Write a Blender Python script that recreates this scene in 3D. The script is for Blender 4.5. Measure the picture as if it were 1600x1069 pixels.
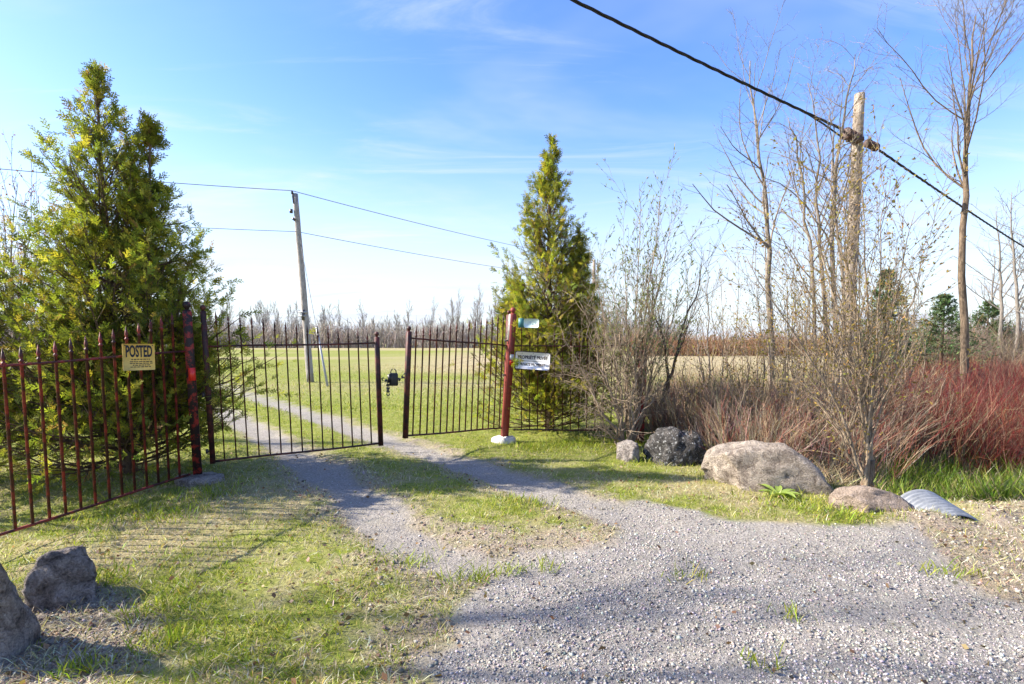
import bpy, bmesh, math, random
import numpy as np
from mathutils import Vector, Matrix, noise as mnoise

for o in list(bpy.data.objects):
    bpy.data.objects.remove(o, do_unlink=True)
scene = bpy.context.scene
C = scene.collection
R = math.radians
PI = math.pi

# ------------------------------------------------------------------ camera
TILT, FPX, SHPX, CAMH = R(4.5), 850.0, 63.0, 1.6
cam_d = bpy.data.cameras.new('camera')
cam = bpy.data.objects.new('camera', cam_d)
C.objects.link(cam)
cam.location = (0, 0, CAMH)
cam.rotation_euler = (PI / 2 - TILT, 0, 0)
cam_d.sensor_width = 36.0
cam_d.lens = FPX / 1600 * 36.0
cam_d.shift_y = SHPX / 1600
cam_d.clip_start = 0.05
cam_d.clip_end = 5000
scene.camera = cam

# ------------------------------------------------------------------ sky and sun
SUN_EL, SUN_AZ = R(34), R(2)          # sun stands left, a little beyond the gate
world = bpy.data.worlds.new('World')
scene.world = world
world.use_nodes = True
wn, wl = world.node_tree.nodes, world.node_tree.links
wn.clear()
def N(nodes, t, **kw):
    n = nodes.new(t)
    for k, v in kw.items():
        setattr(n, k, v)
    return n
w_out = N(wn, 'ShaderNodeOutputWorld')
w_bg = N(wn, 'ShaderNodeBackground')
w_bg.inputs[1].default_value = 0.145
sky = N(wn, 'ShaderNodeTexSky', sky_type='NISHITA')
sky.sun_disc = False
sky.sun_elevation = SUN_EL
sky.sun_rotation = R(270) + SUN_AZ
sky.air_density = 1.0
sky.dust_density = 0.6
sky.ozone_density = 2.2
hsv = N(wn, 'ShaderNodeHueSaturation')
hsv.inputs['Hue'].default_value = 0.517
hsv.inputs['Saturation'].default_value = 1.27
hsv.inputs['Value'].default_value = 0.95
wl.new(sky.outputs[0], hsv.inputs['Color'])
# thin cirrus on a high flat layer
tc = N(wn, 'ShaderNodeTexCoord')
sep = N(wn, 'ShaderNodeSeparateXYZ')
wl.new(tc.outputs['Generated'], sep.inputs[0])
zz = N(wn, 'ShaderNodeMath', operation='MAXIMUM'); zz.inputs[1].default_value = 0.0
wl.new(sep.outputs['Z'], zz.inputs[0])
za = N(wn, 'ShaderNodeMath', operation='ADD'); za.inputs[1].default_value = 0.12
wl.new(zz.outputs[0], za.inputs[0])
dx = N(wn, 'ShaderNodeMath', operation='DIVIDE'); dy = N(wn, 'ShaderNodeMath', operation='DIVIDE')
wl.new(sep.outputs['X'], dx.inputs[0]); wl.new(za.outputs[0], dx.inputs[1])
wl.new(sep.outputs['Y'], dy.inputs[0]); wl.new(za.outputs[0], dy.inputs[1])
cmb = N(wn, 'ShaderNodeCombineXYZ')
wl.new(dx.outputs[0], cmb.inputs[0]); wl.new(dy.outputs[0], cmb.inputs[1])
def cloud(scale, rot, sc, lo, hi, detail, dist):
    mp = N(wn, 'ShaderNodeMapping')
    mp.inputs['Rotation'].default_value = (0, 0, R(rot))
    mp.inputs['Scale'].default_value = sc
    wl.new(cmb.outputs[0], mp.inputs['Vector'])
    nz = N(wn, 'ShaderNodeTexNoise')
    nz.inputs['Scale'].default_value = scale
    nz.inputs['Detail'].default_value = detail
    nz.inputs['Roughness'].default_value = 0.62
    nz.inputs['Distortion'].default_value = dist
    wl.new(mp.outputs[0], nz.inputs['Vector'])
    mr = N(wn, 'ShaderNodeMapRange', interpolation_type='SMOOTHSTEP')
    mr.inputs['From Min'].default_value = lo
    mr.inputs['From Max'].default_value = hi
    wl.new(nz.outputs['Fac'], mr.inputs['Value'])
    return mr.outputs[0]
c1 = cloud(1.5, 24, (0.55, 2.0, 1), 0.50, 0.86, 9, 0.8)
c2 = cloud(0.8, 10, (0.6, 1.3, 1), 0.46, 0.80, 5, 0.4)
cm = N(wn, 'ShaderNodeMath', operation='MULTIPLY'); cm.inputs[1].default_value = 0.75
wl.new(c1, cm.inputs[0])
c2m = N(wn, 'ShaderNodeMath', operation='MULTIPLY_ADD'); c2m.inputs[1].default_value = 0.5
wl.new(c2, c2m.inputs[0]); wl.new(cm.outputs[0], c2m.inputs[2])
# pale milky air toward the horizon, the same all round
hz = N(wn, 'ShaderNodeMapRange', interpolation_type='SMOOTHERSTEP')
hz.inputs['From Min'].default_value = -0.05
hz.inputs['From Max'].default_value = 0.42
hz.inputs['To Min'].default_value = 0.85
hz.inputs['To Max'].default_value = 0.0
wl.new(sep.outputs['Z'], hz.inputs['Value'])
cadd = N(wn, 'ShaderNodeMath', operation='ADD', use_clamp=True)
wl.new(c2m.outputs[0], cadd.inputs[0]); wl.new(hz.outputs[0], cadd.inputs[1])
cmix = N(wn, 'ShaderNodeMix', data_type='RGBA')
cmix.inputs['B'].default_value = (2.45, 2.68, 3.05, 1)
wl.new(cadd.outputs[0], cmix.inputs['Factor'])
wl.new(hsv.outputs[0], cmix.inputs['A'])
wl.new(cmix.outputs['Result'], w_bg.inputs[0])
wl.new(w_bg.outputs[0], w_out.inputs[0])

sun_d = bpy.data.lights.new('sun', 'SUN')
sun_d.energy = 5.0
sun_d.angle = R(0.6)
sun_d.color = (1.0, 0.93, 0.82)
sun = bpy.data.objects.new('sun', sun_d)
C.objects.link(sun)
SDIR = Vector((-math.cos(SUN_EL) * math.cos(SUN_AZ), math.cos(SUN_EL) * math.sin(SUN_AZ), math.sin(SUN_EL)))
sun.rotation_euler = SDIR.to_track_quat('Z', 'Y').to_euler()
sun.location = SDIR * 50

scene.view_settings.view_transform = 'Standard'
scene.view_settings.look = 'None'
scene.view_settings.exposure = 1.42
scene.view_settings.gamma = 1.0
scene.view_settings.use_curve_mapping = False

# ------------------------------------------------------------------ pixel helpers (a pixel gives a direction, the ground the distance)
def ray(px, py):
    cx, cy = (px - 800) / FPX, (534.5 - py + SHPX) / FPX
    return cx, math.cos(TILT) + cy * math.sin(TILT), -math.sin(TILT) + cy * math.cos(TILT)
def gp(px, py, z=0.0):
    x, y, w = ray(px, py); s = (z - CAMH) / w
    return (x * s, y * s)
def at(px, py, Y):
    x, y, w = ray(px, py); s = Y / y
    return np.array((x * s, Y, CAMH + w * s))

# ------------------------------------------------------------------ mesh helpers
def build(name, V, Fs, mat, parent=None, smooth=False, col=None):
    V = np.asarray(V, np.float32).reshape(-1, 3)
    if not isinstance(Fs, list):
        Fs = [Fs]
    Fs = [np.asarray(f, np.int32) for f in Fs if len(f)]
    me = bpy.data.meshes.new(name)
    nl = sum(f.size for f in Fs); npol = sum(len(f) for f in Fs)
    me.vertices.add(len(V)); me.vertices.foreach_set('co', V.ravel())
    me.loops.add(nl); me.loops.foreach_set('vertex_index', np.concatenate([f.ravel() for f in Fs]))
    me.polygons.add(npol)
    starts, c = [], 0
    for f in Fs:
        n, k = f.shape
        starts.append(c + np.arange(n) * k); c += n * k
    me.polygons.foreach_set('loop_start', np.concatenate(starts).astype(np.int32))
    if smooth:
        me.polygons.foreach_set('use_smooth', np.ones(npol, bool))
    me.update(calc_edges=True)
    if col is not None:
        col = np.asarray(col, np.float32)
        if col.shape[1] == 3:
            col = np.concatenate([col, np.ones((len(col), 1), np.float32)], 1)
        a = me.attributes.new('col', 'FLOAT_COLOR', 'POINT')
        a.data.foreach_set('color', col.ravel())
    if mat is not None:
        me.materials.append(mat)
    o = bpy.data.objects.new(name, me)
    C.objects.link(o)
    if parent is not None:
        o.parent = parent
    return o

class MB:
    def __init__(s): s.V, s.F, s.n, s.c = [], {}, 0, []
    def add(s, V, F, col=None):
        V = np.asarray(V, float).reshape(-1, 3)
        Fl = F if isinstance(F, list) and len(F) and hasattr(F[0], 'shape') else [np.asarray(F)]
        for f in Fl:
            if len(f): s.F.setdefault(f.shape[1], []).append(f + s.n)
        s.V.append(V); s.n += len(V)
        if col is not None:
            col = np.asarray(col, float)
            s.c.append(np.broadcast_to(col, (len(V), 3)) if col.ndim == 1 else col)
        return s
    def box(s, c, d, M=None):
        v = np.array([(x, y, z) for x in (-.5, .5) for y in (-.5, .5) for z in (-.5, .5)]) * np.array(d)
        if M is not None: v = v @ np.array(M.to_3x3()).T
        v = v + np.array(c)
        return s.add(v, np.array([(0, 1, 3, 2), (4, 6, 7, 5), (0, 4, 5, 1), (2, 3, 7, 6), (0, 2, 6, 4), (1, 5, 7, 3)]))
    def tube(s, pts, rad, n=8, cap=True, ref=None, phase=0.0):
        pts = np.asarray(pts, float); rad = np.broadcast_to(np.asarray(rad, float), (len(pts),))
        V, F = tubes(pts[None], rad[None], n, phase)
        s.add(V, F)
        if cap:
            b = s.n - len(V)
            for ring, flip in ((np.arange(n), 1), (np.arange(n) + (len(pts) - 1) * n, 0)):
                r = ring[::-1] if flip else ring
                s.F.setdefault(n, []).append((r + b)[None])
        return s
    def lathe(s, c, prof, n=16):
        c = np.asarray(c, float)
        a = np.arange(n) * 2 * PI / n
        V = np.array([[c[0] + r * np.cos(a), c[1] + r * np.sin(a), np.full(n, c[2] + z)] for r, z in prof]).transpose(0, 2, 1).reshape(-1, 3)
        F = []
        for i in range(len(prof) - 1):
            for j in range(n):
                F.append((i * n + j, i * n + (j + 1) % n, (i + 1) * n + (j + 1) % n, (i + 1) * n + j))
        s.add(V, np.array(F))
        b = s.n - len(V)
        s.F.setdefault(n, []).append((np.arange(n)[::-1] + b)[None])
        s.F.setdefault(n, []).append((np.arange(n) + (len(prof) - 1) * n + b)[None])
        return s
    def build(s, name, mat, parent=None, smooth=False):
        return build(name, np.concatenate(s.V), [np.concatenate(f) for f in s.F.values()], mat, parent, smooth,
                     np.concatenate(s.c) if s.c else None)

def norm(a):
    return a / np.maximum(np.linalg.norm(a, axis=-1, keepdims=True), 1e-9)

def tubes(P, Rr, s=4, phase=0.0):
    """many tubes at once: P (m,k,3), Rr (m,k)"""
    m, k, _ = P.shape
    T = norm(np.gradient(P, axis=1))
    ref = np.where(np.abs(T[:, :1, 2:3]) > 0.75, np.array([[[1., 0, 0]]]), np.array([[[0, 0, 1.]]]))
    Nn = norm(np.cross(T, np.broadcast_to(ref, T.shape)))
    B = np.cross(T, Nn)
    a = np.arange(s) * 2 * PI / s + phase
    V = P[:, :, None, :] + Rr[:, :, None, None] * (np.cos(a)[None, None, :, None] * Nn[:, :, None, :] + np.sin(a)[None, None, :, None] * B[:, :, None, :])
    base = (np.arange(m)[:, None, None] * k + np.arange(k - 1)[None, :, None]) * s
    j = np.arange(s)[None, None, :]; j2 = (np.arange(s) + 1) % s
    F = np.stack([base + j, base + j2[None, None, :], base + s + j2[None, None, :], base + s + j], -1).reshape(-1, 4)
    return V.reshape(-1, 3), F

def tag(o, label=None, cat=None, group=None, kind=None):
    if label: o['label'] = label
    if cat: o['category'] = cat
    if group: o['group'] = group
    if kind: o['kind'] = kind
    return o
def empty(name, loc=(0, 0, 0), rot=(0, 0, 0)):
    o = bpy.data.objects.new(name, None)
    C.objects.link(o)
    o.location = tuple(loc); o.rotation_euler = rot
    o.empty_display_size = 0.1
    return o
def copy_tree(o, parent=None):
    c = o.copy(); C.objects.link(c); c.parent = parent
    for ch in list(o.children):
        copy_tree(ch, c)
    return c

# ------------------------------------------------------------------ 2-D noise
_tab = np.random.default_rng(7).random((256, 256))
def vn(x, y):
    xi, yi = np.floor(x).astype(int), np.floor(y).astype(int)
    fx, fy = x - xi, y - yi
    fx, fy = fx * fx * (3 - 2 * fx), fy * fy * (3 - 2 * fy)
    g = lambda a, b: _tab[a & 255, b & 255]
    return (g(xi, yi) * (1 - fx) + g(xi + 1, yi) * fx) * (1 - fy) + (g(xi, yi + 1) * (1 - fx) + g(xi + 1, yi + 1) * fx) * fy
def fbm(x, y, sc=1.0, oct=4, seed=0):
    x = np.asarray(x, float) * sc + seed * 17.3; y = np.asarray(y, float) * sc + seed * 9.1
    t, a, w = 0, 1.0, 0
    for i in range(oct):
        t = t + a * vn(x, y); w += a; a *= .5; x = x * 2.03 + 5.1; y = y * 2.03 + 3.7
    return t / w
def ss(a, b, x):
    t = np.clip((np.asarray(x, float) - a) / (b - a), 0, 1)
    return t * t * (3 - 2 * t)
def seg_dist(x, y, pts):
    d = np.full(np.shape(x), 1e9)
    for (ax, ay), (bx_, by_) in zip(pts[:-1], pts[1:]):
        ux, uy = bx_ - ax, by_ - ay; L = ux * ux + uy * uy + 1e-9
        t = np.clip(((x - ax) * ux + (y - ay) * uy) / L, 0, 1)
        d = np.minimum(d, np.hypot(x - ax - t * ux, y - ay - t * uy))
    return d
def poly_sd(x, y, pts):
    """signed distance, positive inside"""
    ins = np.zeros(np.shape(x), bool)
    P = list(pts); Q = P[1:] + P[:1]
    for (ax, ay), (bx_, by_) in zip(P, Q):
        c = ((ay > y) != (by_ > y)) & (x < (bx_ - ax) * (y - ay) / (by_ - ay + 1e-12) + ax)
        ins ^= c
    d = seg_dist(x, y, P + P[:1])
    return np.where(ins, d, -d)

# ------------------------------------------------------------------ ground layout
APRON = [(-0.9, -3.0), (-0.35, 1.2)] + [gp(*p) for p in ((705, 1069), (700, 960), (745, 905), (850, 872), (945, 850), (985, 825), (960, 800), (1010, 788), (1100, 800), (1250, 823), (1345, 826), (1420, 812), (1465, 822), (1455, 870), (1530, 930), (1600, 965))] + [(3.3, 2.4), (6.0, 1.5), (6.0, -3.0)]
RUT_R = [gp(*p) for p in ((1000, 815), (870, 778), (760, 738), (620, 692), (500, 652), (400, 621), (345, 602))] + [(-16, 22), (-30, 30), (-60, 40)]
RUT_L = [gp(*p) for p in ((720, 885), (600, 815), (525, 752), (470, 712), (420, 682), (350, 643))] + [(-12, 16.5), (-17, 20.0), (-31, 28), (-60, 37)]
MIDDIRT = [gp(*p) for p in ((600, 830), (700, 815), (820, 828), (960, 822), (1000, 850), (900, 885), (720, 920), (690, 1069), (600, 1069), (640, 920))]
RIGHTDIRT = [gp(*p) for p in ((1430, 812), (1540, 808), (1620, 770), (1900, 800), (1900, 1000), (1600, 970), (1450, 880))]
LITTER = [gp(*p) for p in ((40, 935), (150, 915), (235, 945), (235, 1010), (140, 1069), (-60, 1069), (-60, 960))]
DITCH = [(4.7, 6.4), (5.9, 6.9), (8.5, 7.2), (14, 8.0), (26, 9.0)]

def gz(x, y):
    x = np.asarray(x, float); y = np.asarray(y, float)
    z = -0.13 * ss(-2.9, -4.6, x) * ss(6.4, 4.2, y)
    dd = seg_dist(x, y, DITCH)
    z = z - 0.36 * ss(1.3, 0.1, dd)
    near = ss(40, 15, np.hypot(x, y))
    z = z + near * ((fbm(x, y, 0.5, 3, 1) - .5) * 0.07 + (fbm(x, y, 2.7, 3, 2) - .5) * 0.035)
    z = z + .07 * np.exp(-(((x - 3.72) / .30) ** 2 + ((y - 4.74) / .17) ** 2)) + .10 * np.exp(-(((x - 4.36) / .17) ** 2 + ((y - 4.90) / .3) ** 2))
    rd = np.minimum(seg_dist(x, y, RUT_R), seg_dist(x, y, RUT_L))
    z = z - 0.035 * ss(0.42, 0.12, rd) * ss(30, 15, y)
    return z
def gz1(x, y):
    return float(gz(np.array([x]), np.array([y]))[0])
def m_gravel(x, y):
    n = fbm(x, y, 1.7, 4, 3) - .5
    a = poly_sd(x, y, APRON) + n * 0.75
    w = np.where(y > 9, 0.26, 0.25)
    r = w - np.minimum(seg_dist(x, y, RUT_R), seg_dist(x, y, RUT_L)) + n * 0.35
    l = poly_sd(x, y, LITTER) + n * 0.3
    return np.maximum(np.maximum(ss(-0.14, 0.12, a), ss(-0.09, 0.09, r) * 0.93), ss(-0.1, 0.1, l) * 0.22)
def m_dirt(x, y):
    n = fbm(x, y, 2.2, 4, 4) - .5
    a = ss(-0.35, 0.2, poly_sd(x, y, MIDDIRT) + n * 0.9)
    b = ss(-0.3, 0.2, poly_sd(x, y, RIGHTDIRT) + n * 0.8)
    c = ss(0.62, 0.25, np.minimum(seg_dist(x, y, RUT_R), seg_dist(x, y, RUT_L)) + n * 0.5) * ss(16, 8, y)
    e_ = ss(-0.1, 0.1, poly_sd(x, y, LITTER) + n * .3)
    return np.clip(np.maximum(np.maximum(np.maximum(a, b), c * .8), e_), 0, 1)
def m_dry(x, y):
    d = .85 * ss(0.47, 0.66, fbm(x, y, 1.1, 4, 5)) * ss(8, 5, y)
    d = np.maximum(d, 0.5 * ss(0.48, .62, fbm(x, y, 5, 3, 8)) * ss(9, 5, y))
    f = ss(20, 30, y + (fbm(x, y, .09, 3, 6) - .5) * 18) * ss(80, 50, y) * ss(-16, -1, x)
    f2 = ss(0.36, 0.62, fbm(x * 0.3, y, 0.13, 3, 9)) * ss(13, 22, y)
    th = ss(2.6, 3.6, x) * ss(5.6, 7.0, y) * ss(26, 14, y)
    return np.clip(np.maximum(np.maximum(d, f), np.maximum(f2 * .75, th * .9)), 0, 1)

# ------------------------------------------------------------------ materials
def mat(name, rough=0.8, base=(.5, .5, .5), spec=0.3):
    m = bpy.data.materials.new(name); m.use_nodes = True
    n = m.node_tree.nodes; p = n['Principled BSDF']
    p.inputs['Base Color'].default_value = (*base, 1)
    p.inputs['Roughness'].default_value = rough
    p.inputs['Specular IOR Level'].default_value = spec
    return m, n, m.node_tree.links, p
def noise_tex(n, l, scale, detail=4, rough=.6, vec=None, dist=0):
    t = N(n, 'ShaderNodeTexNoise')
    t.inputs['Scale'].default_value = scale; t.inputs['Detail'].default_value = detail
    t.inputs['Roughness'].default_value = rough; t.inputs['Distortion'].default_value = dist
    if vec is not None: l.new(vec, t.inputs['Vector'])
    return t.outputs['Fac']
def ramp(n, l, fac, stops):
    r = N(n, 'ShaderNodeValToRGB')
    e = r.color_ramp.elements
    while len(e) < len(stops): e.new(0.5)
    for q, (p, c) in zip(e, stops):
        q.position = p; q.color = (*c, 1) if len(c) == 3 else c
    l.new(fac, r.inputs[0])
    return r.outputs[0]
def mix(n, l, f, a, b, bt='MIX'):
    x = N(n, 'ShaderNodeMix', data_type='RGBA', blend_type=bt)
    for v, s in ((f, 'Factor'), (a, 'A'), (b, 'B')):
        if isinstance(v, (int, float)): x.inputs[s].default_value = v
        elif isinstance(v, tuple): x.inputs[s].default_value = (*v, 1)
        else: l.new(v, x.inputs[s])
    return x.outputs['Result']
def bump(n, l, p, h, strength=.5, dist=.02):
    b = N(n, 'ShaderNodeBump'); b.inputs['Strength'].default_value = strength; b.inputs['Distance'].default_value = dist
    l.new(h, b.inputs['Height']); l.new(b.outputs[0], p.inputs['Normal'])
def objvec(n):
    return N(n, 'ShaderNodeTexCoord').outputs['Object']
def posvec(n):
    return N(n, 'ShaderNodeNewGeometry').outputs['Position']

def math_n(n, l, op, a, b, clamp=False):
    x = N(n, 'ShaderNodeMath', operation=op, use_clamp=clamp)
    for i, v in enumerate((a, b)):
        if isinstance(v, (int, float)): x.inputs[i].default_value = v
        else: l.new(v, x.inputs[i])
    return x.outputs[0]

def make_ground_mat():
    m, n, l, p = mat('ground', 0.95, spec=.1)
    v = posvec(n)
    A = lambda s: N(n, 'ShaderNodeAttribute', attribute_name=s).outputs['Fac']
    fine = noise_tex(n, l, 42, 5, .7, v); mid = noise_tex(n, l, 6, 5, .65, v); big = noise_tex(n, l, 0.7, 4, .6, v)
    green = ramp(n, l, fine, [(.25, (.07, .095, .015)), (.5, (.17, .205, .03)), (.75, (.27, .295, .055))])
    green2 = ramp(n, l, mid, [(.3, (.17, .20, .03)), (.7, (.36, .34, .11))])
    green = mix(n, l, 0.5, green, green2)
    straw = ramp(n, l, fine, [(.25, (.16, .12, .07)), (.5, (.38, .31, .175)), (.8, (.56, .48, .31))])
    fd = math_n(n, l, 'ADD', A('dry'), math_n(n, l, 'MULTIPLY', math_n(n, l, 'SUBTRACT', mid, .5), 1.1), True)
    c = mix(n, l, fd, green, straw)
    dirt = ramp(n, l, fine, [(.25, (.15, .115, .085)), (.5, (.34, .275, .21)), (.8, (.52, .445, .36))])
    fdirt = math_n(n, l, 'ADD', A('dirt'), math_n(n, l, 'MULTIPLY', math_n(n, l, 'SUBTRACT', mid, .55), 1.6), True)
    fdirt = math_n(n, l, 'MULTIPLY', fdirt, ramp(n, l, A('dirt'), [(0.02, (0, 0, 0)), (.3, (1, 1, 1))]))
    c = mix(n, l, fdirt, c, dirt)
    vo = N(n, 'ShaderNodeTexVoronoi'); vo.inputs['Scale'].default_value = 75; l.new(v, vo.inputs['Vector'])
    g1 = ramp(n, l, vo.outputs['Color'], [(.1, (.17, .152, .134)), (.5, (.345, .315, .278)), (.9, (.51, .47, .42))])
    g2 = ramp(n, l, fine, [(.3, (.17, .152, .132)), (.7, (.38, .347, .305))])
    grav = mix(n, l, .5, g1, g2)
    fg = math_n(n, l, 'ADD', A('gravel'), math_n(n, l, 'MULTIPLY', math_n(n, l, 'SUBTRACT', mid, .5), .7), True)
    fg = math_n(n, l, 'MULTIPLY', fg, ramp(n, l, A('gravel'), [(0.02, (0, 0, 0)), (.35, (1, 1, 1))]))
    c = mix(n, l, fg, c, grav)
    c = mix(n, l, 0.35, c, ramp(n, l, big, [(.3, (.72, .70, .66)), (.7, (1.15, 1.12, 1.05))]), 'MULTIPLY')
    l.new(c, p.inputs['Base Color'])
    h = math_n(n, l, 'ADD', fine, math_n(n, l, 'MULTIPLY', mid, 1.5))
    bump(n, l, p, h, .9, .03)
    return m
M_ground = make_ground_mat()

def make_leaf_mat(name, trans=.35, rough=.6, spec=.25, tint=(1.1, 1.2, .5)):
    m, n, l, p = mat(name, rough, spec=spec)
    a = N(n, 'ShaderNodeAttribute', attribute_name='col').outputs['Color']
    l.new(a, p.inputs['Base Color'])
    t = N(n, 'ShaderNodeBsdfTranslucent')
    l.new(mix(n, l, 1.0, a, tint, 'MULTIPLY'), t.inputs[0])
    mx = N(n, 'ShaderNodeMixShader'); mx.inputs[0].default_value = trans
    l.new(p.outputs[0], mx.inputs[1]); l.new(t.outputs[0], mx.inputs[2])
    l.new(mx.outputs[0], n['Material Output'].inputs[0])
    return m
M_leaf = make_leaf_mat('cedar_leaf', .48, .7, .12)
M_grass = make_leaf_mat('grass_blade', .35, .6, .2)
M_needle = make_leaf_mat('needle', .12, .6, .25)
def make_attr_mat(name, rough=.85, spec=.2):
    m, n, l, p = mat(name, rough, spec=spec)
    a = N(n, 'ShaderNodeAttribute', attribute_name='col').outputs['Color']
    c = mix(n, l, .6, a, ramp(n, l, noise_tex(n, l, 60, 3, .6, posvec(n)), [(.3, (.7, .7, .7)), (.7, (1.2, 1.2, 1.2))]), 'MULTIPLY')
    l.new(c, p.inputs['Base Color'])
    return m
M_stone = make_attr_mat('gravel_stone', .9, .25)
M_stem = make_attr_mat('stem', .7, .3)

def make_bark(name, c0, c1, c2, sc=14):
    m, n, l, p = mat(name, .9, spec=.15)
    v = posvec(n)
    mp = N(n, 'ShaderNodeMapping'); mp.inputs['Scale'].default_value = (1, 1, .22); l.new(v, mp.inputs[0])
    f = noise_tex(n, l, sc * 2, 6, .7, mp.outputs[0])
    c = ramp(n, l, f, [(.28, c0), (.5, c1), (.72, c2)])
    c = mix(n, l, .5, c, ramp(n, l, noise_tex(n, l, 2.2, 3, .6, v), [(.35, (.7, .7, .7)), (.65, (1.2, 1.18, 1.15))]), 'MULTIPLY')
    l.new(c, p.inputs['Base Color']); bump(n, l, p, f, 1.0, .03)
    return m
M_bark_grey = make_bark('bark_grey', (.075, .06, .047), (.235, .195, .155), (.40, .34, .27))
M_bark_tan = make_bark('bark_tan', (.045, .032, .023), (.17, .125, .085), (.29, .22, .15))
M_bark_twig = make_bark('bark_twig', (.10, .072, .048), (.30, .23, .16), (.46, .37, .27))
M_bark_cedar = make_bark('bark_cedar', (.05, .03, .02), (.13, .09, .06), (.22, .16, .11))
M_bark_far = make_bark('bark_far', (.13, .112, .095), (.215, .19, .162), (.31, .275, .235))
M_polegrey = make_bark('pole_grey_wood', (.20, .175, .155), (.36, .325, .295), (.50, .46, .42), 10)
M_polewood = make_bark('pole_wood', (.17, .13, .10), (.33, .27, .215), (.46, .39, .32), 10)

def make_iron(name, red, dark, lo, hi, sc=9):
    m, n, l, p = mat(name, .55, spec=.35)
    v = posvec(n)
    f = noise_tex(n, l, sc, 6, .72, v)
    f2 = noise_tex(n, l, 70, 4, .7, v)
    c = ramp(n, l, f, [(lo, dark), (hi, red)])
    c = mix(n, l, .7, c, ramp(n, l, f2, [(.3, (.55, .5, .5)), (.6, (1.05, 1.05, 1.05)), (.8, (1.5, 1.35, 1.3))]), 'MULTIPLY')
    l.new(c, p.inputs['Base Color']); bump(n, l, p, f2, .35, .003)
    return m
M_iron_red = make_iron('iron_red_paint', (.30, .040, .030), (.055, .018, .014), .46, .62)
M_iron_gate = make_iron('iron_gate_paint', (.15, .035, .024), (.035, .017, .014), .44, .62)
M_post_red = make_iron('post_red_paint', (.27, .046, .036), (.18, .036, .028), .3, .6, 5)
M_post_peel_shade = make_iron('post_peel_and_shade', (.30, .032, .022), (.022, .013, .012), .50, .57, 13)  # black peeling paint, dark share raised to paint in the shadow on this post
M_post_brush = make_iron('post_peeling_crimson', (.36, .022, .03), (.05, .03, .026), .45, .56, 11)

def plain(name, c, rough=.6, spec=.3, amt=.35, sc=25):
    m, n, l, p = mat(name, rough, spec=spec)
    f = noise_tex(n, l, sc, 5, .65, posvec(n))
    l.new(mix(n, l, amt, c, ramp(n, l, f, [(.3, (.45, .42, .4)), (.65, (1.15, 1.15, 1.15))]), 'MULTIPLY'), p.inputs['Base Color'])
    return m
M_black = plain('black_plastic', (.015, .015, .016), .45, .4)
M_steel = plain('steel_dark', (.06, .055, .052), .5, .5)
M_cable = plain('cable_rubber', (.03, .028, .027), .7, .2)
M_wire = plain('wire_aluminium', (.22, .22, .23), .5, .4)
M_rustbox = plain('rusty_insulator', (.085, .042, .034), .6, .35, .7, 30)
M_white = plain('sign_white', (.80, .80, .82), .5, .3, .15, 18)
M_ink = plain('sign_ink', (.035, .035, .045), .6, .2, .5, 90)
M_ink_faded = plain('sign_ink_faded', (.50, .60, .59), .6, .2, .3, 60)
M_yellow = plain('sign_yellow', (.82, .56, .15), .6, .2, .35, 16)
M_mint = plain('sign_mint', (.60, .74, .70), .4, .4, .2, 25)
M_teal = plain('sign_teal', (.045, .17, .17), .5, .4, .3, 25)
M_refl = plain('reflector_red', (.70, .030, .018), .3, .5, .1)
M_reflw = plain('reflector_white', (.72, .70, .68), .4, .4, .1)
M_concrete = plain('concrete', (.58, .55, .50), .9, .15, .6, 14)
M_ceramic = plain('insulator_dark', (.05, .04, .04), .3, .5)
M_trans_grey = plain('line_hardware', (.35, .36, .37), .5, .4)

def make_rock(name, c0, c1, c2, lichen, lo, sc=9):
    m, n, l, p = mat(name, .92, spec=.2)
    v = objvec(n)
    f = noise_tex(n, l, sc, 8, .74, v, .8)
    f2 = noise_tex(n, l, sc * 9, 5, .7, v)
    c = ramp(n, l, f, [(.37, c0), (.49, c1), (.63, c2)])
    c = mix(n, l, .9, c, ramp(n, l, f2, [(.3, (.38, .36, .34)), (.65, (1.38, 1.34, 1.3))]), 'MULTIPLY')
    f3 = noise_tex(n, l, sc * 2.6, 7, .75, v, .2)
    lm = ramp(n, l, f3, [(lo, (0, 0, 0)), (lo + .05, (1, 1, 1))])
    c = mix(n, l, lm, c, lichen)
    l.new(c, p.inputs['Base Color'])
    bump(n, l, p, math_n(n, l, 'ADD', f2, math_n(n, l, 'MULTIPLY', f, 2.0)), 1.0, .05)
    return m
M_rock_tan = make_rock('rock_tan', (.24, .195, .16), (.50, .425, .35), (.68, .59, .49), (.17, .15, .135), .59)
M_rock_dark = make_rock('rock_dark', (.04, .038, .036), (.10, .095, .09), (.20, .185, .17), (.60, .60, .58), .56)
M_rock_grey = make_rock('rock_grey', (.14, .12, .105), (.39, .345, .31), (.60, .55, .50), (.72, .68, .62), .62)
M_rock_moss = make_rock('rock_mossy', (.09, .075, .062), (.34, .295, .26), (.56, .50, .45), (.36, .17, .02), .665)
M_rock_brown = make_rock('rock_brown', (.27, .21, .16), (.48, .38, .295), (.62, .50, .40), (.68, .64, .60), .65)

def make_galv():
    m, n, l, p = mat('galvanised', .42, spec=.5)
    p.inputs['Metallic'].default_value = .1
    f = noise_tex(n, l, 14, 5, .7, posvec(n))
    l.new(ramp(n, l, f, [(.3, (.13, .14, .15)), (.6, (.24, .25, .265)), (.75, (.33, .335, .34))]), p.inputs['Base Color'])
    return m
M_galv = make_galv()

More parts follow.
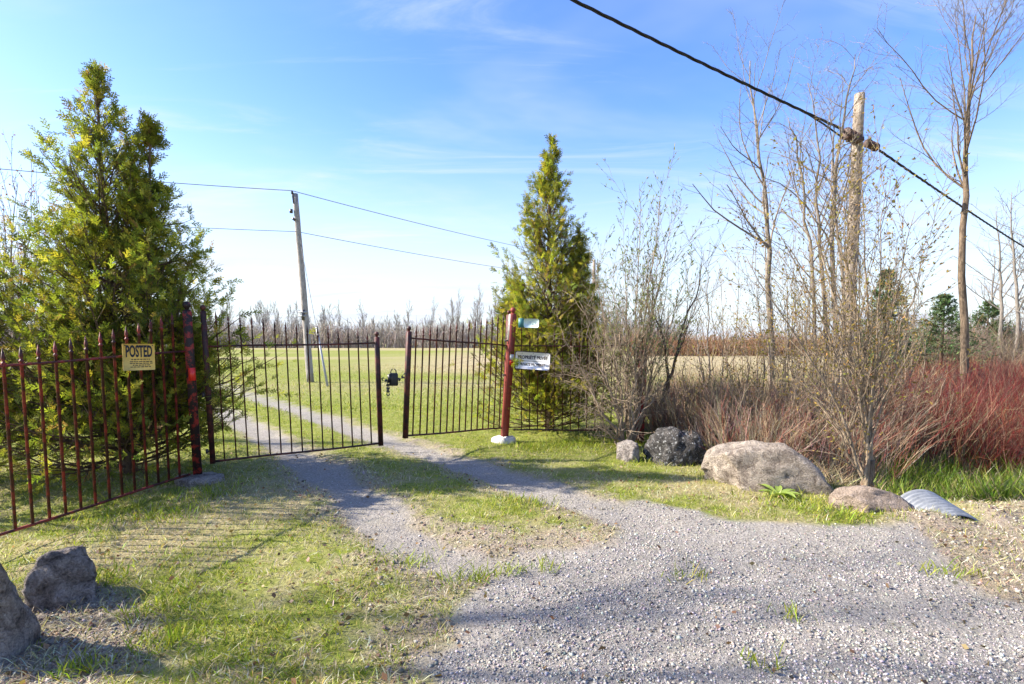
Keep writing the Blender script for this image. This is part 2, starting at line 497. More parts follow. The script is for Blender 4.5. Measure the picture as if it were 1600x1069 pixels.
# ------------------------------------------------------------------ ground sheet (turf faces and gravel faces of one continuous relief)
def graded(lo, hi, step, far, g):
    a = list(np.arange(lo, hi + 1e-6, step))
    s = step; x = hi
    while x < far: s *= g; x += s; a.append(x)
    s = step; x = lo
    while x > -far: s *= g; x -= s; a.insert(0, x)
    return np.array(a)
gx_ = graded(-5.5, 6.0, 0.068, 1500, 1.11)
gy_ = graded(1.0, 10.0, 0.062, 2500, 1.095)
gy_ = gy_[gy_ > -400]
GX, GY = np.meshgrid(gx_, gy_)
GZ = gz(GX, GY)
nx, ny = len(gx_), len(gy_)
gV = np.stack([GX, GY, GZ], -1).reshape(-1, 3)
ii = (np.arange(ny - 1)[:, None] * nx + np.arange(nx - 1)[None, :]).ravel()
gF = np.stack([ii, ii + 1, ii + nx + 1, ii + nx], -1)
gm = m_gravel(GX, GY).ravel(); dm = m_dirt(GX, GY).ravel(); ym = m_dry(GX, GY).ravel()
isg = gm[gF].mean(1) > 0.5
for nm, sel in (('ground', ~isg), ('gravel_driveway', isg)):
    F = gF[sel]; used, inv = np.unique(F, return_inverse=True)
    o = build(nm, gV[used], inv.reshape(-1, 4), M_ground, None, True)
    for an, arr in (('gravel', gm), ('dirt', dm), ('dry', ym)):
        o.data.attributes.new(an, 'FLOAT', 'POINT').data.foreach_set('value', arr[used].astype(np.float32))
    tag(o, kind='structure')

# ------------------------------------------------------------------ fence and gates
def picket(name, x, z0, z1, mat_, parent, r=.0115, finial=True):
    zs = [z0, z1 - .135, z1 - .130, z1 - .118, z1 - .112, z1 - .100, z1 - .085, z1 - .06, z1]
    rs = [r, r, r * 1.5, r * 1.5, r * .9, r * .85, r * 1.35, r * 1.1, .0015]
    mb = MB(); mb.tube([(x, 0, z) for z in zs], np.array(rs) * 1.2, 4, True, phase=PI / 4)
    return mb.build(name, mat_, parent)
def ball_cap(parent, c, mat_, r=.035, name='ball_finial'):
    mb = MB()
    prof = [(r * .55, 0), (r * .55, .012)] + [(max(r * math.cos(a), .002), .012 + r * .85 + r * math.sin(a)) for a in np.linspace(-.95, PI / 2, 7)]
    mb.lathe(c, prof, 12)
    return mb.build(name, mat_, parent, True)
def panel(name, a, b, zr, ztop, npick, mat_, r=.0115, lean=0.0, rail=.011):
    """panel from plan point a to b; zr(t)->(bottom,top rail), ztop(t)-> picket tip"""
    L = math.hypot(b[0] - a[0], b[1] - a[1]); yaw = math.atan2(b[1] - a[1], b[0] - a[0])
    e = empty(name, (a[0], a[1], 0), (0, 0, yaw))
    for nm, i in (('bottom_rail', 0), ('top_rail', 1)):
        mb = MB(); ts = np.linspace(0, 1, 12)
        mb.tube([(t * L, 0, zr(t)[i] + .004 * math.sin(9 * t)) for t in ts], rail * 1.3, 4, True, phase=PI / 4)
        mb.build(nm, mat_, e)
    rg = random.Random(len(name) + npick)
    for k in range(npick):
        t = (k + 1) / (npick + 1)
        p = picket('picket', t * L + rg.uniform(-.003, .003), zr(t)[0] - .004, ztop(t) + rg.uniform(-.006, .006), mat_, e, r)
    return e, L

# post positions
PL = (-3.55, 6.05); PR = (-0.04, 8.40); HL = (-3.44, 6.17); FL = (-1.73, 7.10); HR = (-0.13, 8.44); FR = (-1.42, 7.10)
def stile(nm, x, z0, z1, w, mat_, e, ball=True):
    mb = MB(); mb.tube([(x, 0, z0), (x, 0, z1 - .012), (x, 0, z1)], [w * .707, w * .707, w * .5], 4, True, phase=PI / 4)
    s_ = mb.build(nm, mat_, e)
    if ball: ball_cap(s_, (x, 0, z1), mat_, .03)
    return s_
def gate(a, b, zb, zt, top0, top1, rise, label):
    L = math.hypot(b[0] - a[0], b[1] - a[1]); yaw = math.atan2(b[1] - a[1], b[0] - a[0])
    e = empty('iron_gate', (a[0], a[1], 0), (0, -rise, yaw))
    tag(e, label, 'gate', 'pair of iron driveway gates')
    stile('hinge_stile', 0, zb - .02, top0 - .03, .058, M_iron_gate, e)
    stile('latch_stile', L, zb - .03, top1 - .06, .055, M_iron_gate, e)
    for nm, z in (('bottom_rail', zb), ('top_rail', zt)):
        mb = MB(); mb.tube([(t * L, 0, z + .004 * math.sin(7 * t)) for t in np.linspace(0, 1, 10)], .0155, 4, True, phase=PI / 4)
        mb.build(nm, M_iron_gate, e)
    for k in range(15):
        t = (k + 1) / 16
        tp = top0 + (top1 - top0) * (1 - (1 - t) ** 1.25)
        picket('picket', t * L, zb - .004, tp, M_iron_gate, e, .0088)
    for z in (zb + .1, zb + .75):
        mb = MB(); mb.tube([(-.05, 0, z), (-.05, 0, z + .05)], .016, 8); mb.box((-.03, 0, z + .025), (.05, .012, .02))
        mb.build('hinge', M_steel, e)
    return e, L
gL, LL = gate(HL, FL, .20, 1.52, 1.95, 1.66, R(1.0), 'dark red iron gate leaf hinged beside the cedar with the red reflector post')
gR, LR = gate(HR, FR, .22, 1.51, 2.02, 1.66, R(3.4), 'sagging iron gate leaf hinged on the post with the private property sign')

def square_post(name, loc, yaw, w, h, mat_, lean=(0, 0), cap=True):
    e = empty(name, loc, (lean[0], lean[1], yaw))
    mb = MB(); k = w * .5
    prof = [(-.15, w), (h - .03, w), (h, w * .8), (h + .012, w * .35)]
    mb.tube([(0, 0, z) for z, _ in prof], [q * .707 for _, q in prof], 4, True, phase=PI / 4)
    s_ = mb.build('post_tube', mat_, e)
    if cap: ball_cap(s_, (0, 0, h + .01), mat_, .042)
    return e
def footing(parent_xy, rx, ry, h, mat_, label, seed):
    x, y = parent_xy
    mb = MB(); rg = np.random.default_rng(seed)
    n = 18; a = np.arange(n) * 2 * PI / n; wob = 1 + rg.normal(0, .045, n)
    rings = []
    for r_, z in ((1.0, -.12), (1.03, h * .35), (1.0, h * .75), (.9, h), (.45, h + .006), (.06, h + .008)):
        rings.append(np.stack([rx * r_ * wob * np.cos(a), ry * r_ * wob * np.sin(a), np.full(n, z) + rg.normal(0, .006, n)], -1))
    V = np.concatenate(rings); F = [(i * n + j, i * n + (j + 1) % n, (i + 1) * n + (j + 1) % n, (i + 1) * n + j) for i in range(5) for j in range(n)]
    mb.add(V, np.array(F)); mb.F.setdefault(n, []).append((np.arange(n) + 5 * n)[None])
    o = mb.build('concrete_footing', mat_, None, True)
    o.location = (x, y, gz1(x, y))
    return tag(o, label, 'footing')
pl = square_post('gate_post', (PL[0], PL[1], 0.02), R(28), .088, 1.90, M_post_peel_shade, (0, R(-1.0)))
tag(pl, 'red gate post with black peeling paint and painted-in shade rising through the cedar branches', 'post')
mb = MB(); mb.tube([(.012, -.085, 1.13), (.012, -.085, 1.27)], .036, 12); mb.build('reflector', M_refl, pl)['label'] = 'bright red plastic reflector'
footing((PL[0] + .06, PL[1] - .06), .25, .2, .07, M_rock_grey, 'round grey stone pad under the peeling red gate post', 3)
pr = square_post('gate_post', (PR[0] - .08, PR[1], 0.05), R(22), .095, 1.95, M_post_red, (0, R(4.2)))
tag(pr, 'plain red gate post carrying the private property sign', 'post')
mb = MB(); mb.box((.012, -.0500, 1.20), (.062, .006, .085)); mb.build('reflector', M_refl, pr)['label'] = 'red reflector tape'
mb = MB(); mb.box((.012, -.0500, 1.285), (.062, .006, .08)); mb.build('reflector', M_reflw, pr)['label'] = 'white reflector tape'
mb = MB(); mb.box((-.0500, .0, 1.74), (.005, .062, .40)); mb.build('strap_plate', M_concrete, pr)
for z in (1.0, 1.53):
    mb = MB(); mb.box((-.075, .0, z), (.06, .03, .022)); mb.build('hinge_lug', M_steel, pr)
footing((PR[0] - .08, PR[1] - .02), .185, .16, .09, M_concrete, 'white concrete footing under the plain red gate post', 5)

# left fence panel runs toward the road
FA, FB = (-3.60, 5.98), (-4.23, 3.70)
fl, _ = panel('iron_fence', FA, FB, lambda t: (.10 - .07 * t, 1.47 - .11 * t), lambda t: 1.93 - .42 * (1 - (1 - min(t / .85, 1)) ** 1.6), 17, M_iron_red, .0100)
tag(fl, 'red iron fence panel with spear pickets carrying the posted notice', 'fence')
fr, _ = panel('iron_fence', (PR[0] + .06, PR[1] + .03), (1.93, 8.42), lambda t: (.19, 1.50), lambda t: 1.85 - .12 * math.sin(t * PI), 14, M_iron_gate, .0090)
tag(fr, 'dark iron fence panel overgrown by the golden green cedar', 'fence')
p2 = square_post('fence_post', (1.99, 8.40, 0), R(15), .10, 1.42, M_post_brush, (0, R(1.2)), False)
tag(p2, 'crimson fence post with flaking paint standing inside the tangled grey shrub', 'post')

# chain and lock between the gate leaves
cA = np.array(at(598, 592, 7.10)); cB = np.array(at(634, 585, 7.10))
ch = empty('gate_chain', tuple(cA)); tag(ch, 'short dark chain linking the two gate leaves', 'chain')
def link_mesh():
    mb = MB(); a = np.linspace(0, 2 * PI, 13)[:-1]
    P = np.stack([.036 * np.cos(a), np.zeros(12), .020 * np.sin(a)], -1)
    P = np.concatenate([P, P[:1]]); mb.tube(P, .0085, 5, False)
    return np.concatenate(mb.V), np.concatenate(mb.F[4])
lv, lf_ = link_mesh()
def link(p, d, roll):
    o = build('link', lv, lf_, M_steel, ch, True)
    q = Vector(d).to_track_quat('X', 'Z') @ Matrix.Rotation(roll, 4, 'X').to_quaternion()
    o.rotation_euler = q.to_euler(); o.location = Vector(p) - Vector(cA)
nl = 7
for i in range(nl):
    t = (i + .5) / nl; p = cA + (cB - cA) * t - np.array((0, 0, .06 * 4 * t * (1 - t)))
    link(p, (cB - cA) + np.array((0, 0, -.24 * (1 - 2 * t))), (i % 2) * PI / 2 + .3)
for i in range(4):
    link(at(606, 595, 7.09) - np.array((0, 0, .04 + i * .04)), (0, 0.02, -1), (i % 2) * PI / 2)
lk = at(615, 592, 7.05)
e = empty('padlock', (lk[0], lk[1], lk[2] - .09)); tag(e, 'black covered padlock hanging on the gate chain', 'padlock')
mb = MB(); mb.tube([(0, 0, 0), (0, 0, .012), (0, 0, .15), (0, 0, .165)], [.052, .06, .06, .05], 8, phase=.39); ob = mb.build('lock_body', M_black, e); ob.scale = (1, .6, 1)
mb = MB(); a = np.linspace(0, PI, 9); mb.tube([(-.035, 0, .15)] + [(-.035 * math.cos(q), 0, .175 + .045 * math.sin(q)) for q in a] + [(.035, 0, .15)], .007, 6); mb.build('shackle', M_steel, e)
mb = MB(); mb.box((-.045, -.01, .10), (.05, .05, .10)); mb.build('cover_flap', M_black, e)

# ------------------------------------------------------------------ signs
def text_mesh(s, size, mat_, parent, loc, sx=1.0, bold=0.0, align='CENTER', name='lettering'):
    cu = bpy.data.curves.new('t', 'FONT'); cu.body = s; cu.size = size; cu.align_x = align; cu.align_y = 'CENTER'
    cu.offset = bold; cu.extrude = .0008; cu.resolution_u = 3
    to = bpy.data.objects.new('t', cu); C.objects.link(to)
    dg = bpy.context.evaluated_depsgraph_get(); dg.update()
    me = bpy.data.meshes.new_from_object(to.evaluated_get(dg))
    bpy.data.objects.remove(to, do_unlink=True)
    me.materials.clear(); me.materials.append(mat_)
    for v in me.vertices: v.co.x *= sx
    o = bpy.data.objects.new(name, me); C.objects.link(o); o.parent = parent
    o.location = loc; o.rotation_euler = (PI / 2, 0, 0)
    return o
def rrect(mb, w, h, r, y0, y1, n=5):
    pts = []
    for cx, cz, a0 in ((w / 2 - r, h / 2 - r, 0), (-w / 2 + r, h / 2 - r, PI / 2), (-w / 2 + r, -h / 2 + r, PI), (w / 2 - r, -h / 2 + r, 1.5 * PI)):
        for i in range(n + 1):
            a = a0 + i / n * PI / 2; pts.append((cx + r * math.cos(a), cz + r * math.sin(a)))
    m = len(pts); V = [(x, y0, z) for x, z in pts] + [(x, y1, z) for x, z in pts]
    F = np.array([(j, (j + 1) % m, m + (j + 1) % m, m + j) for j in range(m)])
    mb.add(V, F); b = mb.n - 2 * m
    mb.F.setdefault(m, []).append((np.arange(m) + b)[None]); mb.F.setdefault(m, []).append((np.arange(m)[::-1] + m + b)[None])
    return mb
# posted notice on the left fence
pc = at(215, 558, 5.42)
pc = np.array((-3.755 + .05, 5.42 - .014, pc[2]))
e = empty('posted_sign', tuple(pc), (0, R(1.0), R(70))); tag(e, 'weathered yellow notice reading POSTED wired to the red fence', 'sign')
rrect(MB(), .325, .262, .008, -.003, 0.0, 2).build('panel', M_yellow, e)
text_mesh('POSTED', .158, M_ink, e, (0, -.0045, .052), .47, .0045)
rg = random.Random(3)
for i, (z, w) in enumerate(((-.022, .20), (-.045, .23), (-.062, .23), (-.080, .17), (-.097, .22))):
    mb = MB(); x = -w / 2 + .01
    while x < w / 2:
        ww = rg.uniform(.012, .035); mb.box((x + ww / 2 + .01, -.0042, z), (ww, .0015, .0075)); x += ww + .008
    mb.build('fine_print_line', M_ink, e)
for x in (-.14, .14):
    mb = MB(); mb.tube([(x, -.006, .115), (x, .0, .115)], .005, 6); mb.build('screw', M_steel, e)
# bilingual sign
pc = at(832, 564, 8.10)
e = empty('private_property_sign', tuple(pc), (0, R(3.5), R(-3))); tag(e, 'white bilingual sign reading PROPRIÉTÉ PRIVÉE and PRIVATE PROPERTY', 'sign')
rrect(MB(), .535, .275, .035, -.002, .004).build('backing_plate', M_ink, e)
rrect(MB(), .510, .250, .028, -.0045, -.0022).build('panel', M_white, e)
text_mesh('PROPRIÉTÉ PRIVÉE', .068, M_ink, e, (0, -.0056, .045), .80, .0026)
text_mesh('PRIVATE PROPERTY', .054, M_ink, e, (0, -.0056, -.058), .80, .0020)
mb = MB(); mb.box((0, -.0055, -.006), (.34, .0015, .006)); mb.build('divider_line', M_ink, e)
for x, z in ((-.16, .105), (.005, .108), (.0, -.108)):
    mb = MB(); mb.tube([(x, -.008, z), (x, -.002, z)], .006, 6); mb.build('bolt', M_steel, e)
# civic number blade
pc = at(826, 505, 8.16)
e = empty('address_sign', tuple(pc), (0, R(1.5), R(-2))); tag(e, 'pale mint house number blade on a teal bracket beside the red post', 'sign')
rrect(MB(), .225, .135, .03, -.003, .003).build('panel', M_mint, e).location = (.04, 0, 0)
mb = MB(); mb.box((-.11, .004, 0), (.085, .008, .14)); mb.build('bracket', M_teal, e)
text_mesh('1929', .085, M_ink_faded, e, (.045, -.0045, 0), .85, .001)

# ------------------------------------------------------------------ rocks
def rock(label, px0, px1, pyt, pyb, depth, seed, mat_, yaw=0, planes=7, tilt=(0, 0), flat=.75, noise_amp=.16, Y=None, name='boulder', sink=.25, prof=None, boxy=0.0):
    x0, y0 = gp(px0, pyb); x1, y1 = gp(px1, pyb)
    cx, cy = gp((px0 + px1) / 2, pyb)
    if Y is not None: cy = Y; cx = ((px0 + px1) / 2 - 800) / FPX * Y
    w = abs(px1 - px0) / FPX * (cy + depth * .3)
    h = (pyb - pyt) / FPX * cy * 1.04
    cy2 = cy + depth * .42
    bm = bmesh.new(); bmesh.ops.create_icosphere(bm, subdivisions=5, radius=1.0)
    V = np.array([v.co[:] for v in bm.verts]); F = np.array([[v.index for v in f.verts] for f in bm.faces]); bm.free()
    rg = np.random.default_rng(seed)
    if boxy: V = V * (1 - boxy + boxy / ((np.abs(V) ** 6).sum(1) ** (1 / 6)))[:, None]
    for _ in range(planes):
        n_ = norm(rg.normal(0, 1, 3)); d = rg.uniform(.62, .88)
        V = V - np.maximum(0, V @ n_ - d)[:, None] * n_
    off = Vector((seed * 3.1, seed * 1.7, 0))
    for s_, a_ in ((1.3, 1.0), (3.2, .45), (8, .30), (19, .16)):
        nn = np.array([mnoise.noise(Vector(v) * s_ + off) for v in V])
        V = V + norm(V) * (nn * noise_amp * a_)[:, None]
    V[:, 2] = np.where(V[:, 2] < -.3, -.3 + (V[:, 2] + .3) * .4, V[:, 2])
    M3 = np.array(Matrix.Rotation(R(tilt[0]), 3, 'Y') @ Matrix.Rotation(R(tilt[1]), 3, 'X'))
    V = V @ M3.T
    V = V / np.array([(V[:, i].max() - V[:, i].min()) for i in range(3)])
    V[:, 0] -= (V[:, 0].max() + V[:, 0].min()) / 2; V[:, 1] -= (V[:, 1].max() + V[:, 1].min()) / 2
    V[:, 2] -= V[:, 2].min()
    if prof is not None:
        V[:, 2] *= np.interp(V[:, 0], prof[0], prof[1]); V[:, 2] /= V[:, 2].max()
    V *= np.array((w, depth, h / (1 - sink)))
    V[:, 2] -= h / (1 - sink) * sink
    o = build(name, V, F, mat_, None, True)
    o.location = (cx, cy2, gz1(cx, cy2)); o.rotation_euler = (0, 0, R(yaw))
    return tag(o, label, 'rock')
rock('tall rough grey rock standing beside the low dark mossy one', -138, -11, 836, 1045, .40, 15, M_rock_grey, 8, 5, noise_amp=.20, boxy=.8)
rock('low dark rounded rock with a patch of orange moss', 22, 126, 862, 948, .36, 23, M_rock_moss, 15, 4, noise_amp=.20, boxy=.4, prof=((-.5, -.2, .1, .5), (.9, 1, .95, .6)))
rock('long pale tan boulder sloping down to one end', 1122, 1330, 704, 776, .50, 36, M_rock_tan, -14, 2, (0, 0), noise_amp=.16, Y=5.62, boxy=1.0, prof=((-.5, -.44, -.2, .10, .28, .5), (.70, .86, .97, 1.0, .70, .24)))
rock('low rounded brown rock between the tan boulder and the culvert', 1312, 1436, 768, 800, .40, 42, M_rock_brown, 0, 3, noise_amp=.14, boxy=.4, prof=((-.5, 0, .5), (.8, 1, .7)))
rock('black boulder mottled with white lichen', 1014, 1126, 670, 726, .7, 57, M_rock_dark, 0, 5, noise_amp=.24, boxy=.3, prof=((-.5, -.1, .2, .5), (.8, 1, .95, .45)))
rock('small striped grey stone beside the black lichened boulder', 966, 1004, 690, 721, .35, 64, M_rock_grey, 0, 4, noise_amp=.14, boxy=.5)

# ------------------------------------------------------------------ culvert
cc = gp(1478, 808)
e = empty('culvert_pipe', (cc[0] + .07, cc[1] + .26, gz1(cc[0] + .1, cc[1] + .3) - .125), (0, R(-7), R(84)))
tag(e, 'corrugated galvanised culvert pipe half buried at the gravel edge', 'pipe')
n_, m_ = 40, 90
u = np.linspace(-.35, .20, m_)
prof = .235 + .013 * np.sin(u * 2 * PI / .058)
a = np.arange(n_) * 2 * PI / n_
V = np.stack([np.repeat(u, n_), (prof[:, None] * np.cos(a)[None]).ravel(), (prof[:, None] * np.sin(a)[None]).ravel()], -1)
V2 = V.copy(); V2[:, 1:] *= .97
F = np.array([(i * n_ + j, i * n_ + (j + 1) % n_, (i + 1) * n_ + (j + 1) % n_, (i + 1) * n_ + j) for i in range(m_ - 1) for j in range(n_)])
build('corrugated_shell', np.concatenate([V, V2]), np.concatenate([F, F[:, ::-1] + len(V)]), M_galv, e, True)
mb = MB(); q = np.linspace(0, 2 * PI, 41)[:-1]
P = np.stack([np.full(41, .205), .235 * np.cos(np.append(q, 0)), .235 * np.sin(np.append(q, 0))], -1); mb.tube(P, .010, 6, False); mb.build('rim', M_galv, e, True)

# ------------------------------------------------------------------ plants: vectorised growth
def grow(rg, P, Rr, n, tr, lf, ang, k, up, jit, rmin=.0015, rk=.6, lmode=1.0, taper=.3):
    m, kp, _ = P.shape
    plen = np.linalg.norm(np.diff(P, axis=1), axis=2).sum(1)
    t = (np.arange(n)[None] + rg.random((m, n))) / n * (tr[1] - tr[0]) + tr[0]
    f = t * (kp - 1); i0 = np.minimum(f.astype(int), kp - 2); fr_ = (f - i0)[..., None]
    ar = np.arange(m)[:, None]
    p0 = P[ar, i0] * (1 - fr_) + P[ar, i0 + 1] * fr_
    T = norm(P[ar, i0 + 1] - P[ar, i0])
    r0 = Rr[ar, i0] * (1 - fr_[..., 0]) + Rr[ar, i0 + 1] * fr_[..., 0]
    v = rg.normal(0, 1, T.shape); v = norm(v - (v * T).sum(-1, keepdims=True) * T)
    A = ang[0] + (ang[1] - ang[0]) * rg.random((m, n, 1))
    d = norm(np.cos(A) * T + np.sin(A) * v)
    L = lf * plen[:, None] * (1 - lmode * .75 * (t - tr[0]) / max(tr[1] - tr[0], 1e-6)) * (.6 + .7 * rg.random((m, n)))
    M = m * n
    d = d.reshape(M, 3); p = p0.reshape(M, 3); L = L.reshape(M); r0 = r0.reshape(M)
    out = [p]
    for _ in range(k - 1):
        d = norm(d + np.array((0, 0, up)) + rg.normal(0, jit, (M, 3)))
        p = p + d * (L / (k - 1))[:, None]; out.append(p)
    rs = np.maximum(r0 * rk, rmin)
    RR = rs[:, None] * np.linspace(1, taper, k)[None]
    return np.stack(out, 1), np.maximum(RR, rmin * .6)
def wobble_line(rg, a, b, k, w):
    a, b = np.asarray(a, float), np.asarray(b, float)
    t = np.linspace(0, 1, k)[:, None]
    wv = np.cumsum(rg.normal(0, w, (k, 3)), 0); wv -= wv[0]; wv[:, 2] *= .2
    wv = wv - t * wv[-1]
    return a + (b - a) * t + wv
def quads_at(rg, pts, size, dirs=None, aspect=.45):
    """kite shaped leaves / buds"""
    m = len(pts)
    d = norm(rg.normal(0, 1, (m, 3)) + np.array((0, 0, .5))) if dirs is None else norm(dirs + rg.normal(0, .45, (m, 3)))
    s = norm(np.cross(d, rg.normal(0, 1, (m, 3))))
    L = size * (.6 + .8 * rg.random((m, 1)))
    V = np.stack([pts, pts + d * L * .5 + s * L * aspect * .5, pts + d * L, pts + d * L * .5 - s * L * aspect * .5], 1)
    return V.reshape(-1, 3), np.arange(4 * m).reshape(m, 4)
def colvar(rg, n, cols, w=None, jit=.12, rep=1):
    cols = np.array(cols, float)
    c = cols[rg.choice(len(cols), n, p=w)] * (1 + rg.normal(0, jit, (n, 1))) * (1 + rg.normal(0, jit * .4, (n, 3)))
    return np.repeat(np.clip(c, .002, 1), rep, axis=0)
def along(rg, P, per, lo=.2):
    m, k, _ = P.shape
    t = lo + (1 - lo) * rg.random((m, per)); f = t * (k - 1); i0 = np.minimum(f.astype(int), k - 2)[..., None]
    ar = np.arange(m)[:, None]; fr_ = f[..., None] - i0
    i0 = i0[..., 0]
    return (P[ar, i0] * (1 - fr_) + P[ar, i0 + 1] * fr_).reshape(-1, 3), norm(P[ar, i0 + 1] - P[ar, i0]).reshape(-1, 3)

# ---- cedars
def spray_template():
    """flat feathery cedar spray, unit length along x in the xy plane"""
    V, F = [], []
    def kite(p, d, L, w):
        b = len(V); s = np.array((-d[1], d[0]))
        for q in (p + d * L * .12 - s * w * 1.35, p + d * L * .12 + s * w * 1.35, p + d * L): V.append((q[0], q[1], 0))
        F.append((b, b + 1, b + 2))
    kite(np.array((0., 0)), np.array((1., 0)), 1.0, .030)
    for i, t in enumerate(np.linspace(.12, .88, 8)):
        sd = 1 if i % 2 else -1; a = sd * R(38 + 6 * (i % 3)); L = .52 * (1 - t * .62)
        p = np.array((t, 0)); d = np.array((math.cos(a), math.sin(a)))
        kite(p, d, L, .036)
        for tt, s2 in ((.5, 1 if i % 4 < 2 else -1),):
            a2 = a + s2 * R(36); kite(p + d * L * tt, np.array((math.cos(a2), math.sin(a2))), L * .55, .034)
    return np.array(V), np.array(F)
SPV, SPF = spray_template()
def place_template(V0, F0, pos, X, Nrm, size, bend=0):
    X = norm(X); Y = norm(np.cross(Nrm, X)); Z = np.cross(X, Y)
    v = V0[None] * size[:, None, None]
    zb = -bend * (V0[None, :, 0] ** 2) * size[:, None]
    W = pos[:, None] + v[..., 0:1] * X[:, None] + v[..., 1:2] * Y[:, None] + (v[..., 2] + zb)[..., None] * Z[:, None]
    m = len(pos); nv = len(V0)
    return W.reshape(-1, 3), (F0[None] + (np.arange(m) * nv)[:, None, None]).reshape(-1, F0.shape[1])
def cedar(label, base, leaders, cols, w, seed, nb=150, size=.15, density=1.0):
    """leaders: list of (dx,dy,height,radius,z0,profile power)"""
    rg = np.random.default_rng(seed)
    e = empty('cedar_tree', base); tag(e, label, 'tree')
    allP, allR = [], []; SP, SX, SH = [], [], []
    for li, (dx_, dy_, h, rad, z0, pw) in enumerate(leaders):
        tr = wobble_line(rg, (dx_ * .15, dy_ * .15, -.1 if li == 0 else .25), (dx_, dy_, h), 12, .025)
        tr[:, :2] = np.array((dx_, dy_)) * (np.linspace(0, 1, 12) ** .5)[:, None] + (tr[:, :2] - tr[:, :2].mean(0)) * .0 + np.cumsum(rg.normal(0, .012, (12, 2)), 0)
        rr = np.linspace(.075 if li == 0 else .045, .006, 12)
        allP.append(tr); allR.append(rr)
        nbr = int(1.15 * nb * (h - z0) / 4.5 * rad)
        nbr = max(nbr, 40)
        zf = (np.arange(nbr) + rg.random(nbr)) / nbr
        zf = np.where(rg.random(nbr) < .30, zf, 1 - np.sqrt(1 - zf * .998))
        zz_ = z0 + (h - z0) * zf
        az = rg.random(nbr) * 2 * PI
        lump = .68 + .64 * fbm(az * 1.3 + li * 7, zz_ * 2.0, 1.0, 3, seed)          # ragged outline
        prof_ = np.clip(1 - zf, 0, 1) ** pw * np.clip(.84 + 1.6 * zf, 0, 1)
        L = rad * prof_ * lump * (.68 + .48 * rg.random(nbr)) + .02 + .03 * (1 - zf)
        k = 6
        ti = np.clip((zz_ + .1) / (h + .1), 0, 1) * 11; i0 = np.minimum(ti.astype(int), 10); f_ = (ti - i0)[:, None]
        p = tr[i0] * (1 - f_) + tr[i0 + 1] * f_
        el = R(2) + R(58) * zf + rg.normal(0, .15, nbr)
        d = np.stack([np.cos(az) * np.cos(el), np.sin(az) * np.cos(el), np.sin(el)], -1)
        pts = [p]
        for s_ in range(k - 1):
            d = norm(d + np.array((0, 0, .13)) + rg.normal(0, .10, (nbr, 3))); p = p + d * (L / (k - 1))[:, None]; pts.append(p)
        BP = np.stack(pts, 1); BR = np.linspace(1, .2, k)[None] * (.006 + .007 * L)[:, None]
        V, F = tubes(BP, BR, 4)
        if li == 0: tw = MB()
        tw.add(V, F)
        n2 = int(11 * density)
        P2, R2 = grow(rg, BP, BR, n2, (.20, 1.0), .40, (R(25), R(70)), 4, .12, .12, .0016, .5, .55)
        ln = np.linalg.norm(P2[:, -1] - P2[:, 0], axis=1)
        V, F = tubes(P2[:, [0, 1, 3]], R2[:, [0, 1, 3]], 3); tw.add(V, F)
        pp, dd = along(rg, P2, 5, .15); SP.append(pp); SX.append(dd)
        pe = P2[:, -1]; de = norm(P2[:, -1] - P2[:, -2]); SP.append(pe); SX.append(de)
        pp, dd = along(rg, BP, 2, .75); SP.append(pp); SX.append(dd)
        SH.append(np.full(sum(len(q) for q in SP) - sum(len(q) for q in SH), h))
    tb = MB()
    for a_, b_ in zip(allP, allR): tb.tube(a_, b_, 8)
    t_o = tb.build('trunk', M_bark_cedar, e, True)
    tw.build('branches', M_bark_cedar, t_o, True)
    pos, X, top_ = np.concatenate(SP), np.concatenate(SX), np.concatenate(SH)
    # clumps: thin out where a coarse 3-D field is low so that the sky shows through
    fld = fbm(pos[:, 0] * 2.1 + pos[:, 2] * 1.3, pos[:, 1] * 2.1 - pos[:, 2] * 1.7, 1, 3, seed + 2)
    keep = rg.random(len(pos)) < np.clip(.52 + 3.2 * (fld - .48), .22, .95) * np.clip(.25 + (top_ - pos[:, 2]) / 1.1, .22, 1)
    pos, X, fld = pos[keep], X[keep], fld[keep]
    m = len(pos)
    X = norm(X + rg.normal(0, .38, (m, 3)) + np.array((0, 0, .08)))
    rad_dir = norm(np.stack([pos[:, 0], pos[:, 1], np.zeros(m)], -1) + 1e-6)
    Nn = norm(np.cross(X, rad_dir) + rg.normal(0, .75, (m, 3)))
    sz = size * (.6 + .75 * rg.random(m))
    V, F = place_template(SPV, SPF, pos, X, Nn, sz, .15)
    cl = fbm(pos[:, 0] * 1.3 + 9, pos[:, 2] * 1.3 + pos[:, 1], 1, 3, seed + 5)
    c = colvar(rg, m, cols, w, .15)
    c = c * (0.8 + .5 * cl)[:, None]
    build('crown', V, F, M_leaf, e, False, np.repeat(c, len(SPV), 0))
    return e
G_DARK, G_MID, G_OLIVE, G_GOLD, G_BROWN = (.12, .14, .03), (.22, .24, .042), (.32, .31, .05), (.42, .35, .06), (.26, .17, .07)
CX, CY = -4.56, 6.45
cedar('tall dark green cedar growing through the red fence behind the posted notice', (CX, CY, 0),
      [(-.16, .05, 4.62, 1.66, .05, .84), (.34, 0, 4.15, .60, 2.0, .85), (.80, -.28, 2.3, .72, .05, .75), (-.1, -.5, 2.2, .75, .05, .7)],
      [G_DARK, G_MID, G_OLIVE, G_GOLD, G_BROWN], [.26, .36, .24, .09, .05], 5, 150, .115)
cedar('lower spreading cedar at the outer end of the red fence', (-6.15, 6.1, -.05),
      [(0, 0, 2.75, 1.15, .10, .7), (-.5, .2, 2.2, .8, .3, .8)],
      [G_DARK, G_MID, G_OLIVE, G_GOLD, G_BROWN], [.22, .36, .30, .09, .03], 9, 120, .115)
